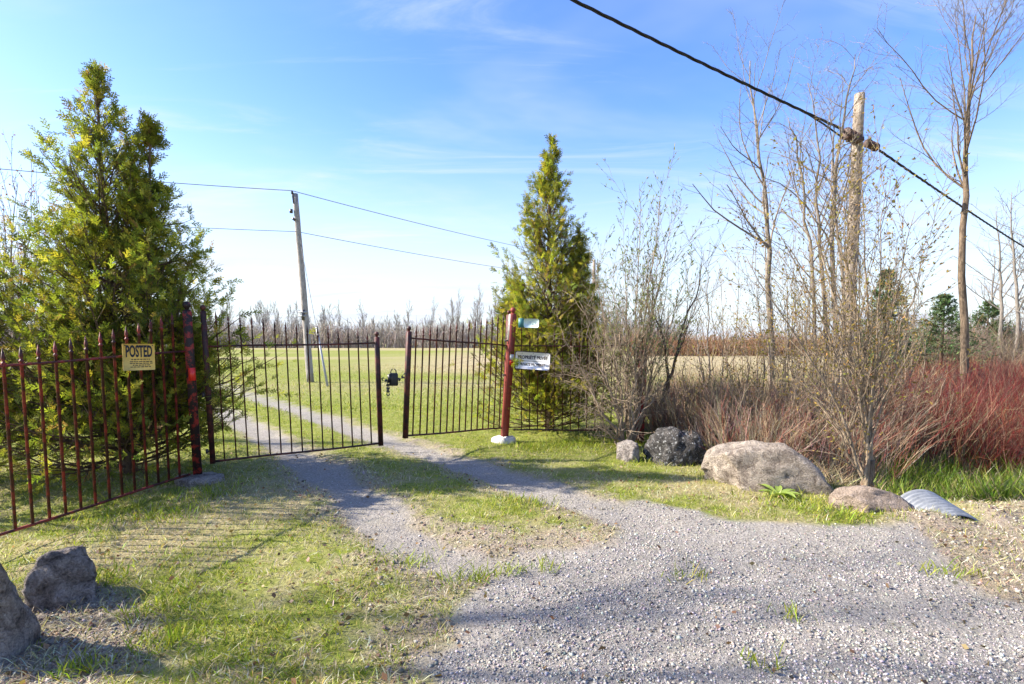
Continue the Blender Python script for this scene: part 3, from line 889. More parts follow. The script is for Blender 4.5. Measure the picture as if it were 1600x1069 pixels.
cedar('golden green cedar behind the private property sign', (.68, 9.5, 0),
      [(-.08, 0, 4.95, 1.50, .05, .86), (.50, .1, 3.6, .75, .4, .8), (-.70, .25, 2.75, .75, .5, .75), (.1, -.40, 2.0, .70, .06, .65)],
      [G_DARK, G_MID, G_OLIVE, G_GOLD, G_BROWN], [.17, .27, .30, .22, .04], 12, 150, .112)

# ---- bare trees
def bare_tree(name, label, base, pts, r0, levels, seed, mtrunk, mtwig=None, group=None, buds=None, cat='tree', k=10, w=.03, tip=.12, sides=8):
    rg = np.random.default_rng(seed)
    e = empty(name, tuple(base)); tag(e, label, cat, group)
    base = np.asarray(base, float)
    tb, tw = MB(), MB()
    TP = []
    if not isinstance(pts, list): pts = [pts]
    for i, q in enumerate(pts):
        q = [np.asarray(v, float) - base for v in q]
        line = np.concatenate([wobble_line(rg, q[j], q[j + 1], k, w)[(0 if j == 0 else 1):] for j in range(len(q) - 1)])
        idx = np.linspace(0, len(line) - 1, 14); i0 = np.minimum(idx.astype(int), len(line) - 2); f = (idx - i0)[:, None]
        TP.append(line[i0] * (1 - f) + line[i0 + 1] * f)
    TP = np.stack(TP); rr = r0 if hasattr(r0, '__len__') else [r0] * len(TP)
    TR = np.array(rr)[:, None] * (1 - (1 - tip) * np.linspace(0, 1, 14) ** .9)[None]
    for a_, b_ in zip(TP, TR): tb.tube(a_, b_, sides)
    P, Q = TP, TR
    for li, lv_ in enumerate(levels):
        P, Q = grow(rg, P, Q, *lv_)
        V, F = tubes(P, Q, 5 if li == 0 else 3)
        (tb if li == 0 else tw).add(V, F)
    tb.build('trunk', mtrunk, e, True)
    if tw.n: tw.build('crown', mtwig or mtrunk, e, True)
    if buds:
        per, size, cols, asp = buds
        pp, dd = along(rg, P, per, .3)
        V, F = quads_at(rg, pp, size, dd, asp)
        build('buds', V, F, M_leaf, e, False, colvar(rg, len(pp), cols, None, .2, 4))['kind'] = 'stuff'
    return e
def base_at(px, py, Y):
    p = at(px, py, Y); return np.array((p[0], Y, gz1(p[0], Y) - .05))
# big tree beyond the dogwood
b = base_at(1503, 640, 11.2)
bare_tree('bare_tree', 'tall leafless tree with a pale straight trunk rising out of the red dogwood', b,
          [[b, at(1508, 330, 11.2), at(1514, 180, 11.3), at(1525, 25, 11.5)]], .082,
          [(18, (.36, .97), .40, (R(28), R(60)), 8, .11, .08, .006, .45, .6), (11, (.15, 1), .42, (R(25), R(55)), 6, .07, .09, .005, .55, .7), (8, (.15, 1), .40, (R(25), R(60)), 4, .05, .12, .0028, .6, .6)], 21, M_bark_tan, M_bark_grey)
# slim tree over the brush
b = base_at(1207, 640, 12.4)
bare_tree('bare_tree', 'slim leafless tree standing behind the brown brush', b,
          [[b, at(1200, 420, 12.4), at(1187, 260, 12.4), at(1172, 95, 12.5)]], .085,
          [(17, (.28, .97), .34, (R(25), R(60)), 7, .10, .08, .005, .5, .6), (7, (.15, 1), .40, (R(25), R(55)), 5, .06, .1, .0035, .55, .7), (5, (.15, 1), .42, (R(25), R(60)), 4, .04, .12, .0026, .6, .6)], 22, M_bark_grey)
# thin clustered saplings round the pole
b = base_at(1290, 660, 10.4)
bare_tree('sapling_cluster', 'cluster of tall thin saplings crowding the weathered pole under the thick cable', b,
          [[b + (-.15, 0, 0), at(1268, 400, 10.4), at(1250, 250, 10.4), at(1232, 185, 10.2)],
           [b + (.05, .1, 0), at(1285, 400, 10.5), at(1280, 260, 10.5), at(1262, 130, 10.5)],
           [b + (.2, 0, 0), at(1302, 400, 10.4), at(1305, 280, 10.4), at(1322, 160, 10.4), at(1336, 85, 10.4)],
           [b + (.4, .1, 0), at(1316, 400, 10.6), at(1300, 240, 10.6), at(1296, 170, 10.7)]], [.045, .05, .055, .04],
          [(15, (.25, 1), .24, (R(18), R(50)), 7, -.02, .13, .004, .5, .5), (7, (.15, 1), .45, (R(25), R(60)), 5, -.06, .14, .003, .6, .6), (4, (.2, 1), .45, (R(25), R(65)), 4, -.06, .15, .0024, .6, .6)], 23, M_bark_grey, M_bark_twig, cat='saplings')
# foreground budding bush
b = base_at(1355, 757, 5.92)
stems = [(1165, 400), (1195, 330), (1240, 280), (1270, 300), (1300, 250), (1345, 275), (1385, 300), (1430, 330), (1455, 365), (1225, 480), (1440, 470), (1320, 330), (1180, 520)]
rgs = np.random.default_rng(2)
sp = []
for i, (px, py) in enumerate(stems):
    fork = b + np.array((-.02 + .02 * (i % 3), 0.02 * (i % 2), .12 if i in (0, 9, 12) else .62))
    tip_ = at(px, py, 5.92 + rgs.uniform(-.55, .7))
    midp = fork + (tip_ - fork) * .45 + np.array((0, 0, .22))
    sp.append([b, fork, midp, tip_])
YB = [(.34, .26, .07), (.27, .23, .07), (.36, .23, .08), (.26, .17, .08)]
bare_tree('budding_bush', 'many stemmed bush with yellow green buds fanning up behind the rocks', b, sp, [.026, .02, .024, .02, .026, .026, .022, .022, .018, .018, .018, .022, .016],
          [(14, (.36, 1), .32, (R(15), R(45)), 6, .06, .09, .0034, .5, .5), (7, (.15, 1), .45, (R(20), R(50)), 4, .05, .1, .0022, .6, .6)], 24, M_bark_twig, M_bark_twig, buds=(3, .034, YB, .5), cat='bush', w=.02)
mb = MB(); mb.tube(wobble_line(rgs, b - b, np.array((0.03, 0, .42)), 6, .008), [.052, .046, .042, .044, .046, .036], 8)
o = mb.build('stump', M_bark_tan, None, True); o.parent = bpy.data.objects['budding_bush']
# willow shrub with silvery leaves
b = base_at(985, 690, 8.1)
tips = [(1030, 312), (1000, 335), (1052, 345), (975, 385), (1040, 400), (958, 440), (1070, 440), (1010, 430), (925, 420), (1060, 520)]
SILV = [(.24, .26, .17), (.32, .32, .24), (.15, .18, .09), (.22, .22, .10)]
bare_tree('willow_shrub', 'slender willow shrub with small silvery green leaves beside the golden cedar', b,
          [[b, b + (at(px, py, 8.1) - b) * .4 + np.array((0, 0, .25)), at(px, py, 8.1 + (i % 3 - 1) * .3)] for i, (px, py) in enumerate(tips)], .022,
          [(15, (.25, 1), .32, (R(15), R(50)), 6, .10, .09, .003, .5, .5), (6, (.15, 1), .45, (R(15), R(50)), 4, .10, .1, .0024, .6, .6)], 25, M_bark_twig, buds=(5, .055, SILV, .25), cat='shrub', w=.02)
# tangled grey shrub with arching low twigs
b = base_at(975, 694, 7.95)
tips = [(905, 470), (930, 520), (895, 560), (950, 470), (985, 500), (1010, 540), (910, 620), (1030, 600), (960, 560), (880, 520), (1020, 470), (925, 655)]
bare_tree('tangled_shrub', 'tangled grey leafless shrub with arching branches behind the small striped stone', b,
          [[b, b + (at(px, py, 7.9) - b) * .5 + np.array((-.05, -.1, .10)), at(px, py, 7.85 + (i % 3 - 1) * .25)] for i, (px, py) in enumerate(tips)], .022,
          [(11, (.2, 1), .42, (R(25), R(75)), 7, .02, .17, .0032, .5, .5), (6, (.15, 1), .45, (R(25), R(80)), 5, -.02, .2, .0022, .6, .6), (3, (.2, 1), .5, (R(25), R(80)), 3, 0, .2, .002, .6, .6)], 26, M_bark_twig, cat='shrub', w=.04)
# forked dark sapling and pale leaning sapling right of it
b = base_at(1042, 668, 9.6)
bare_tree('forked_sapling', 'dark forked sapling behind the black lichened boulder', b,
          [[b, at(1043, 595, 9.6), at(1062, 540, 9.6), at(1084, 470, 9.6), at(1098, 400, 9.6)], [b, at(1043, 595, 9.6), at(1035, 540, 9.6), at(1022, 480, 9.7), at(1015, 420, 9.7)]], .04,
          [(12, (.35, 1), .35, (R(20), R(50)), 6, .09, .08, .004, .5, .5), (6, (.15, 1), .45, (R(20), R(55)), 4, .05, .1, .0026, .6, .6)], 27, M_bark_cedar, cat='sapling')
b = base_at(1104, 655, 10.8)
bare_tree('leaning_sapling', 'pale thin sapling pair leaning out of the brown brush', b,
          [[b, at(1092, 560, 10.8), at(1085, 470, 10.8)], [b, at(1104, 530, 10.8), at(1100, 390, 10.9)]], .026,
          [(10, (.35, 1), .3, (R(20), R(50)), 6, .09, .08, .004, .5, .5), (5, (.15, 1), .45, (R(20), R(55)), 4, .05, .1, .0026, .6, .6)], 28, M_bark_grey, cat='sapling')
# second growth behind the brush
for i, (px, pt, Y) in enumerate(((1150, 380, 11.5), (1245, 340, 9.6), (1395, 360, 9.5), (1425, 400, 12.0), (1180, 450, 8.6), (1225, 430, 8.2), (1290, 420, 8.4), (1130, 500, 9.0), (1340, 400, 9.0), (1265, 380, 10.5), (1075, 520, 8.6), (1115, 430, 10.2), (1205, 400, 9.4), (1310, 340, 9.8), (1255, 470, 7.6), (1365, 430, 8.2), (1160, 520, 8.0))):
    b = base_at(px, 650, Y)
    bare_tree('brush_sapling', 'thin leafless sapling with a few yellow buds standing in the brush', b,
              [[b + (np.array((.1 * (j - 1), 0, 0))), at(px + 22 * (j - 1) , pt + 55 * abs(j - 1) + 12 * j, Y)] for j in range(4)], .018,
              [(12, (.25, 1), .3, (R(15), R(45)), 6, .08, .09, .003, .5, .5), (5, (.15, 1), .45, (R(20), R(55)), 4, .05, .1, .0024, .6, .6)], 40 + i, M_bark_twig, cat='sapling', group='thin saplings in the brush', buds=(2, .034, YB, .5))
# red budded shrub behind the left cedar
b = base_at(30, 600, 8.6)
bare_tree('red_budded_shrub', 'leafless shrub with red buds behind the lower spreading cedar', b,
          [[b, b + np.array((0, 0, 1.6)), at(px, py, 8.6)] for px, py in ((28, 285), (-20, 330), (60, 345), (5, 320), (-45, 360), (85, 400), (48, 300))], .03,
          [(12, (.45, 1), .28, (R(15), R(45)), 6, .1, .07, .004, .5, .5), (5, (.15, 1), .45, (R(20), R(50)), 4, .08, .1, .0028, .6, .6)], 29, M_bark_grey, cat='shrub', buds=(3, .03, [(.25, .05, .05), (.2, .08, .06)], .6))
# trees on the verge left of the view; they throw the streaks across the gravel
for i, (x, y, h) in enumerate(((-7.6, 5.0, 4.2), (-9.8, 2.7, 8.6), (-12.6, 3.3, 10.5))):
    b = np.array((x, y, gz1(x, y) - .05))
    bare_tree('verge_tree', 'leafless roadside tree on the verge outside the fence', b, [[b, b + np.array((.1, .1, h * .5)), b + np.array((-.1, .2, h))]], .09,
              [(16, (.3, .97), .34, (R(25), R(55)), 7, .1, .08, .008, .5, .6), (7, (.15, 1), .42, (R(25), R(55)), 5, .06, .1, .006, .55, .7), (4, (.15, 1), .42, (R(25), R(60)), 4, .04, .12, .005, .6, .6)], 50 + i, M_bark_grey, group='roadside trees on the verge')
# far right trees
for i, (px, pt, Y) in enumerate(((1562, 330, 24), (1583, 300, 23), (1600, 360, 26), (1548, 400, 30), (1622, 320, 22))):
    b = base_at(px, 590, Y)
    bare_tree('thin_bare_tree', 'thin leafless tree in the copse beyond the spruces', b, [[b, at(px + 3, (pt + 570) / 2, Y), at(px - 6 + 4 * i, pt, Y)]], .10,
              [(16, (.3, .97), .28, (R(30), R(65)), 6, .08, .1, .012, .5, .6), (7, (.15, 1), .42, (R(25), R(60)), 4, .05, .12, .008, .55, .7)], 60 + i, M_bark_far, group='bare trees in the far copse')

# ---- thickets
def thicket_mesh(name, seed, nst, h, spread, cols, r=.005, lean=.35, side=3, jit=.07, sub=True):
    rg = np.random.default_rng(seed); mb = MB()
    a = rg.random(nst) * 2 * PI; rad = np.sqrt(rg.random(nst)) * spread * .45
    p = np.stack([rad * np.cos(a), rad * np.sin(a), np.full(nst, -.06)], -1)
    d = norm(np.stack([np.cos(a) * lean * rg.random(nst), np.sin(a) * lean * rg.random(nst), np.ones(nst)], -1) + rg.normal(0, .12, (nst, 3)))
    L = h * (.55 + .6 * rg.random(nst)); k = 6; out = [p]
    for _ in range(k - 1):
        d = norm(d + rg.normal(0, jit, (nst, 3))); p = p + d * (L / (k - 1))[:, None]; out.append(p)
    P = np.stack(out, 1); Q = np.linspace(1, .4, k)[None] * (r * (.7 + .6 * rg.random((nst, 1))))
    c = colvar(rg, nst, cols, None, .25)
    V, F = tubes(P, Q, 3); mb.add(V, F, np.repeat(c, k * 3, 0))
    P2, Q2 = grow(rg, P, Q, side, (.3, 1), .45, (R(12), R(45)), 4, .1, jit * 1.3, .0022, .7, .5)
    V, F = tubes(P2, Q2, 3); mb.add(V, F, np.repeat(np.repeat(c, side, 0), 12, 0))
    return mb
RED = [(.17, .016, .018), (.21, .022, .020), (.12, .018, .020), (.24, .085, .04), (.13, .055, .042), (.30, .20, .115), (.17, .026, .024), (.22, .14, .085)]
BRN = [(.28, .17, .12), (.33, .20, .13), (.26, .19, .15), (.40, .29, .18), (.32, .09, .06), (.19, .145, .12), (.44, .35, .23)]
TANB = [(.32, .24, .13), (.26, .19, .11), (.22, .16, .10), (.36, .28, .16)]
GREYB = [(.20, .155, .115), (.25, .20, .14), (.16, .12, .09), (.28, .20, .12)]
protoD = [thicket_mesh('dogwood_shrub', 70 + i, 85, 1.05, 1.25, RED, .0040, .8, 5, .17).build('dogwood_shrub', M_stem) for i in range(3)]
protoB = [thicket_mesh('brush_shrub', 80 + i, 85, .82, 1.1, BRN, .0045, .75, 4, .12).build('brush_shrub', M_stem) for i in range(3)]
protoT = [thicket_mesh('tan_brush', 90 + i, 70, .95, 1.0, TANB, .0038, .6, 4, .12).build('tan_brush', M_stem) for i in range(2)]
usedp = set()
def spot(protos, i, x, y, s, label, cat, group, rg):
    pr_ = protos[i % len(protos)]
    if pr_.name not in usedp: o = pr_; usedp.add(pr_.name)
    else: o = pr_.copy(); C.objects.link(o)
    o.location = (x, y, gz1(x, y)); o.rotation_euler = (0, 0, rg.uniform(0, 6.28)); o.scale = (s, s, s * rg.uniform(.9, 1.12))
    tag(o, label, cat, group)
rgp = random.Random(5)
spots = []
for i in range(74):
    y = 7.4 + 6.8 * ((i + rgp.random()) / 74); px0 = 1400 + 245 * rgp.random()
    spots.append(((px0 - 800) / FPX * y, y))
for i, (x, y) in enumerate(spots):
    spot(protoD, i, x, y, rgp.uniform(.74, .92) + .03 * (y - 8), 'red stemmed dogwood shrub in the thicket round the tall leafless tree', 'shrub', 'red dogwood thicket', rgp)
for i in range(66):
    y = 7.0 + 3.6 * rgp.random(); px0 = 1035 + 375 * ((i + rgp.random()) / 66)
    if px0 < 1170: y += 1.1
    spot(protoB, i, (px0 - 800) / FPX * y, y, rgp.uniform(.8, 1.15), 'low purplish brown brush clump in the tangle behind the boulders and ditch', 'shrub', 'brown brush along the ditch', rgp)
for i in range(44):
    y = 7.6 + 6.0 * rgp.random(); px0 = 1060 + 430 * ((i + rgp.random()) / 44)
    spot(protoT, i, (px0 - 800) / FPX * y, y, rgp.uniform(.8, 1.1), 'pale tan dead weed clump standing among the brush', 'weeds', 'tan weeds among the brush', rgp)

# ---- spruces
def spruce(label, px, ptop, pbase, Y, rad, seed, lean=0):
    rg = np.random.default_rng(seed)
    b = base_at(px, pbase, Y); top = at(px, ptop, Y)
    h = top[2] - b[2]
    e = empty('spruce_tree', tuple(b)); tag(e, label, 'tree')
    mb = MB(); mb.tube([(0, 0, 0), (0, 0, h * .5), (0, 0, h)], [.08, .05, .008], 7); mb.build('trunk', M_bark_cedar, e, True)
    nb = 117; zf = .02 + .96 * (np.floor(np.arange(nb) / 9) + rg.random(nb) * .18) / (nb / 9)
    az = rg.random(nb) * 2 * PI
    L = rad * (1 - zf) ** 1.0 * (.7 + .45 * rg.random(nb)) + .04
    el = R(-8) + R(50) * zf ** 2
    d = np.stack([np.cos(az) * np.cos(el), np.sin(az) * np.cos(el), np.sin(el)], -1)
    p = np.stack([np.zeros(nb), np.zeros(nb), h * zf], -1); out = [p]
    for _ in range(4):
        d = norm(d + np.array((0, 0, .07)) + rg.normal(0, .04, (nb, 3))); p = p + d * (L / 4)[:, None]; out.append(p)
    P = np.stack(out, 1); Q = np.linspace(1, .3, 5)[None] * np.full((nb, 1), .012)
    P2, Q2 = grow(rg, P, Q, 12, (.15, 1), .36, (R(35), R(60)), 3, -.02, .06, .004, .6, .5)
    tw = MB(); tw.add(*tubes(P, Q, 3)); tw.add(*tubes(P2, Q2, 3)); tw.build('branches', M_bark_cedar, e)
    pp, dd = along(rg, P2, 5, .0); p1, d1 = along(rg, P, 8, .2)
    pp = np.concatenate([pp, p1]); dd = np.concatenate([dd, d1])
    V, F = quads_at(rg, pp, .13, dd, .22)
    c = colvar(rg, len(pp), [(.045, .085, .035), (.075, .125, .045), (.11, .155, .055)], None, .2, 4)
    build('crown', V, F, M_needle, e, False, c)
    return e
spruce('dark green spruce with open whorls standing beside the tall leafless trunk', 1468, 456, 600, 20, 1.9, 1)
spruce('smaller spruce in front of the bare copse', 1537, 468, 600, 25, 1.9, 2)
spruce('dark spruce half hidden behind the budding bush', 1378, 415, 610, 14, 1.15, 3)

# ------------------------------------------------------------------ utility poles and lines
pb = base_at(1318, 660, 11.0); ptp = at(1344, 146, 11.0)
def lean_pole(name, label, b, t, r0, r1, m_=None):
    d = Vector(t) - Vector(b); L = d.length
    e = empty(name, tuple(b)); tag(e, label, 'pole')
    mb = MB(); rg = np.random.default_rng(int(L * 100))
    ts = np.linspace(0, 1, 16); w = np.cumsum(rg.normal(0, .004, (16, 2)), 0)
    mb.tube([(d.x * q + a[0], d.y * q + a[1], d.z * q) for q, a in zip(ts, w)], r0 + (r1 - r0) * ts, 12)
    mb.build('shaft', m_ or M_polewood, e, True)
    return e
p_r = lean_pole('utility_pole', 'weathered wooden utility pole among the thin saplings', pb, ptp, .118, .092)
ca = at(1322, 208, 10.9)
cdir = norm(np.array((5.75, 3.7, -.35)))
def spool(nm, c, d, L, r, par):
    mb = MB(); c = np.asarray(c) - pb
    prof = [(-.5, .75), (-.48, 1.0), (-.36, 1.0), (-.33, .72), (-.05, .72), (-.03, .95), (.05, .95), (.07, .72), (.33, .72), (.36, 1.0), (.48, 1.0), (.5, .75)]
    mb.tube([c + d * L * q for q, _ in prof], [r * w for _, w in prof], 12)
    return mb.build(nm, M_rustbox, par, True)
spool('insulator_spool', at(1330, 213, 10.87), cdir, .42, .115, p_r)
spool('insulator_spool', at(1362, 227, 11.2), cdir, .36, .085, p_r)
mb = MB(); q0 = at(1336, 218, 10.9) - pb
mb.box(q0, (.30, .10, .07)); mb.build('clevis_bracket', M_rustbox, p_r)
def cable(name, label, pts, sag, r, mat_, strands=1, tw=.9, group=None, sides=6):
    """points joined by sagging spans"""
    mb = MB()
    P = []
    for a_, b_ in zip(pts[:-1], pts[1:]):
        a_, b_ = np.asarray(a_, float), np.asarray(b_, float)
        t = np.linspace(0, 1, 60)[:, None]
        q = a_ + (b_ - a_) * t; q[:, 2] -= (4 * sag * t * (1 - t))[:, 0]
        P.append(q if not P else q[1:])
    P = np.concatenate(P)
    if strands == 1: mb.tube(P, r, sides)
    else:
        T = norm(np.gradient(P, axis=0)); U = norm(np.cross(T, (0, 0, 1.))); W = np.cross(T, U)
        s_ = np.concatenate([[0], np.cumsum(np.linalg.norm(np.diff(P, axis=0), axis=1))])
        for j in range(strands):
            a = s_ / tw * 2 * PI + j * 2 * PI / strands
            mb.tube(P + r * .62 * (np.cos(a)[:, None] * U + np.sin(a)[:, None] * W), r * .55, 5)
    o = mb.build(name, mat_, None, True)
    return tag(o, label, 'cable', group)
A0 = at(1318, 203, 10.88)
A1 = at(895, 0, 7.55)
left_end = A1 + (A1 - A0) * 2.0
mA = A0 + np.array((.02, .0, -.06))
cable('overhead_cable', 'thick black overhead cable climbing from the wooden pole over the driveway', [left_end, A1, A0], .02, .022, M_cable, 3, 1.1)
cable('cable_tail', 'second black strand looping under the overhead cable at the pole', [A0 + (A1 - A0) * .22, A0 + (A1 - A0) * .10 + np.array((0, 0, -.07)), at(1312, 212, 10.85)], .0, .016, M_cable)
B0 = at(1374, 235, 11.25); B1 = at(1600, 386, 18.9)
cable('overhead_cable', 'thick black overhead cable running from the wooden pole past the tall leafless tree', [B0, B1, B1 + (B1 - B0) * 1.5], .03, .024, M_cable, 3, 1.1)
# vine tangle on the pole
rg = np.random.default_rng(77); vm = MB()
for i in range(7):
    th = np.linspace(0, 6 + 5 * rg.random(), 40) + rg.random() * 6; q = np.linspace(.25 + .1 * rg.random(), .83, 40)
    axis = pb[None] + (ptp - pb)[None] * q[:, None]
    pts_ = axis + .135 * np.stack([np.cos(th), np.sin(th), 0 * th], -1) + np.cumsum(rg.normal(0, .004, (40, 3)), 0)
    vm.tube(pts_ - pb, np.linspace(.012, .005, 40), 4)
    P, Q = grow(rg, pts_[None] - pb, np.full((1, 40), .008), 22, (.2, 1), .12, (R(40), R(90)), 6, -.03, .25, .003, .6, 0)
    vm.add(*tubes(P, Q, 3))
    P, Q = grow(rg, P, Q, 3, (.2, 1), .5, (R(30), R(80)), 4, -.03, .25, .0025, .6, 0); vm.add(*tubes(P, Q, 3))
vo_ = vm.build('climbing_vine', M_bark_grey, None, True); vo_.location = tuple(pb)
tag(vo_, 'bare vine climbing the weathered wooden utility pole', 'vine')

# field pole
fb = np.array((*gp(485, 598), 0.0)); FY = fb[1]; ft = at(462, 303, FY)
p_f = lean_pole('utility_pole', 'grey leaning utility pole standing in the field beyond the gate', fb, ft, .135, .095, M_polegrey)
def loc(px, py, dy=-.1): return at(px, py, FY + dy) - fb
mb = MB(); mb.tube([loc(459, 318), loc(456, 299)], .025, 6); mb.tube([loc(457, 303), loc(456, 298)], [.05, .03], 8); mb.build('top_pin', M_ceramic, p_f)
mb = MB(); mb.tube([loc(455, 327), loc(455, 333)], [.06, .06], 8); mb.build('insulator', M_ceramic, p_f)
mb = MB(); mb.tube([loc(457, 341), loc(461, 344)], [.04, .05], 8); mb.build('insulator', M_ceramic, p_f)
mb = MB(); mb.box(loc(473, 488), (.30, .10, .06)); mb.box(loc(473, 494), (.26, .1, .05)); mb.build('meter_bracket', M_trans_grey, p_f)
mb = MB(); mb.tube([loc(474, 484), loc(474, 500)], .06, 8); mb.build('insulator', M_ceramic, p_f)
ga = np.array((*gp(512, 604), 0.0)); gt = at(468, 372, FY)
cable('guy_wire', 'thin steel guy wire bracing the field pole', [gt, ga], 0.02, .010, M_wire)
mb = MB(); gd = norm(gt - ga); mb.tube([(0, 0, 0), gd * 2.2], [.04, .035], 8); o = mb.build('guy_guard', M_trans_grey); o.location = tuple(ga)
tag(o, 'pale plastic guard round the foot of the guy wire', 'guard')
far_end = np.array((5.6, 38.0, 7.0))
W0 = at(456, 298, FY - .1); W1 = at(464, 362, FY - .1)
cable('power_line', 'upper thin power line passing the top of the field pole', [np.array((-25., 13.4, 7.0)), W0, far_end], .18, .013, M_wire)
cable('power_line', 'lower thin power line tied below the top of the field pole', [np.array((-24., 15.2, 5.85)), W1, far_end + np.array((0, 0, -1.25))], .18, .011, M_wire)
hp = lean_pole('utility_pole', 'wooden utility pole hidden behind the golden cedar', np.array((5.6, 38.1, -.1)), np.array((5.7, 38.1, 7.1)), .13, .1)

# ------------------------------------------------------------------ far treeline
FARC = []
for i in range(8):
    rg = np.random.default_rng(100 + i)
    h = 8.0 + i * .5
    b = np.zeros(3)
    FARC.append(bare_tree('field_edge_tree', 'leafless grey tree in the row along the far edge of the field', b,
        [[b, np.array((rg.normal(0, .2), 0, h * .5)), np.array((rg.normal(0, .5), 0, h))]], .14,
        [(14, (.30, .97), .26, (R(18), R(42)), 5, .1, .08, .036, .5, .5), (10, (.2, 1), .45, (R(22), R(55)), 4, .06, .1, .030, .6, .6)], 100 + i, M_bark_far, group='trees along the far field edge', sides=5))
rgp = random.Random(9)
first = set()
for i in range(290):
    x = -122 + 155 * (i + rgp.random()) / 290
    y = 108 + rgp.uniform(-5, 16)
    src = FARC[i % 8]
    o = src if (i % 8) not in first else copy_tree(src)
    first.add(i % 8)
    hs = rgp.uniform(.40, .80) * (.86 + .14 * math.sin(x * .09 + 1.0))
    o.location = (x, y, -.1); o.rotation_euler = (0, 0, rgp.uniform(0, 6.28)); o.scale = (hs * 1.1, hs * 1.1, hs * 1.36)
    for k_, v_ in (('label', src['label']), ('category', 'tree'), ('group', src['group'])): o[k_] = v_
def brush_mass(name, label, boxes, n, size, cols, seed):
    rg = np.random.default_rng(seed); mb = MB()
    for (x0, x1, y0, y1, h) in boxes:
        m = int(n * (x1 - x0) / sum(b_[1] - b_[0] for b_ in boxes))
        x = rg.uniform(x0, x1, m); y = rg.uniform(y0, y1, m)
        hh = h * (.45 + .9 * fbm(x, y, .35, 3, seed)) * (.6 + .6 * rg.random(m))
        p = np.stack([x, y, np.full(m, -.1)], -1); d = norm(np.stack([rg.normal(0, .22, m), rg.normal(0, .22, m), np.ones(m)], -1))
        out = [p]
        for _ in range(2):
            d = norm(d + rg.normal(0, .14, (m, 3))); p = p + d * (hh / 2)[:, None]; out.append(p)
        P = np.stack(out, 1); Q = np.linspace(1, .5, 3)[None] * np.full((m, 1), size)
        V, F = tubes(P, Q, 3); c = colvar(rg, m, cols, None, .15); mb.add(V, F, np.repeat(c, 9, 0))
        P2, Q2 = grow(rg, P, Q, 3, (.25, 1), .5, (R(20), R(55)), 2, .05, .1, size * .6, .7, .5)
        V, F = tubes(P2, Q2, 3); mb.add(V, F, np.repeat(np.repeat(c, 3, 0), 6, 0))
    return tag(mb.build(name, M_stem), label, 'brush', kind='stuff')
FARB = [(.33, .285, .24), (.28, .24, .20), (.38, .33, .275), (.30, .24, .195)]
brush_mass('field_edge_brush', 'reddish brown brush below the far row of trees', [(-135, 34, 102, 118, 4.3)], 7000, .06, FARB, 3)
brush_mass('field_edge_brush', 'rusty orange brush across the far side of the tan field', [(12, 60, 52, 60, 2.1)], 4000, .03, [(.30, .16, .08), (.34, .20, .10), (.26, .14, .085)], 4)
brush_mass('copse_brush', 'grey brown tangled brush under the far copse', [(17, 34, 21, 30, 2.4)], 3600, .013, GREYB, 5)

# ------------------------------------------------------------------ gravel, grass, litter (uncountable)
rg = np.random.default_rng(2024)
def cand(n, x0, x1, y0, y1, p=1.0):
    """points spread evenly in the picture's depth: denser near the road edge"""
    u = rg.random(n); y = y0 * (y1 / y0) ** u if p else y0 + (y1 - y0) * u
    return y
def wedge(n, y0, y1, a=1.02, pad=.3):
    """density ~ 1/y over the visible wedge"""
    y = y0 + (y1 - y0) * rg.random(n) ** 1.15
    x = (rg.random(n) * 2 - 1) * (y * a + pad)
    return x, y
# stones
OV = np.array([(1, 0, 0), (-1, 0, 0), (0, 1, 0), (0, -1, 0), (0, 0, 1), (0, 0, -1)], float)
OF = np.array([(0, 2, 4), (2, 1, 4), (1, 3, 4), (3, 0, 4), (2, 0, 5), (1, 2, 5), (3, 1, 5), (0, 3, 5)])
def scatter_stones(name, label, x, y, size, cols, w, mat_):
    m = len(x)
    z = gz(x, y)
    V0 = OV[None] * (1 + rg.normal(0, .22, (m, 6, 1)))
    V0 = V0 + rg.normal(0, .16, (m, 6, 3))
    ax = rg.normal(0, 1, (m, 4)); ax /= np.linalg.norm(ax, axis=1, keepdims=True)
    a, b_, c, d = ax.T
    Rm = np.stack([np.stack([a*a+b_*b_-c*c-d*d, 2*(b_*c-a*d), 2*(b_*d+a*c)], -1), np.stack([2*(b_*c+a*d), a*a-b_*b_+c*c-d*d, 2*(c*d-a*b_)], -1), np.stack([2*(b_*d-a*c), 2*(c*d+a*b_), a*a-b_*b_-c*c+d*d], -1)], 1)
    s = size * np.exp(np.clip(rg.normal(0, .48, m), -1, 1.15))
    W = np.einsum('mij,mvj->mvi', Rm, V0 * np.array((1, .8, .65))) * s[:, None, None]
    W[:, :, 2] *= .75
    W = W + np.stack([x, y, z + s * .22], -1)[:, None]
    F = (OF[None] + (np.arange(m) * 6)[:, None, None]).reshape(-1, 3)
    col = colvar(rg, m, cols, w, .16, 6) * np.repeat(np.clip(.55 + .85 * fbm(x * .9 + y * .5, y * 2.0, .8, 4, 41), .6, 1.3), 6)[:, None]
    o = build(name, W.reshape(-1, 3), F, mat_, None, False, col)
    return tag(o, label, 'gravel', kind='stuff')
x, y = wedge(300000, 2.2, 8.5)
g = m_gravel(x, y); ap = ss(-.3, .5, poly_sd(x, y, APRON) + (fbm(x, y, 2.5, 4, 33) - .5) * 1.2)
keep = rg.random(len(x)) < np.clip((g - .35) * 1.7, 0, 1) * (.10 + .75 * ap * np.clip(.35 + 2.2 * (fbm(x, y, 1.6, 4, 31) - .32), .2, 1)) * np.where(seg_dist(x, y, RUT_R) + 0 < 99, np.where(poly_sd(x, y, LITTER) > -.1, .0, 1.0), 1)
keep &= (y < 5.5) | (rg.random(len(x)) < .55)
x, y = x[keep], y[keep]
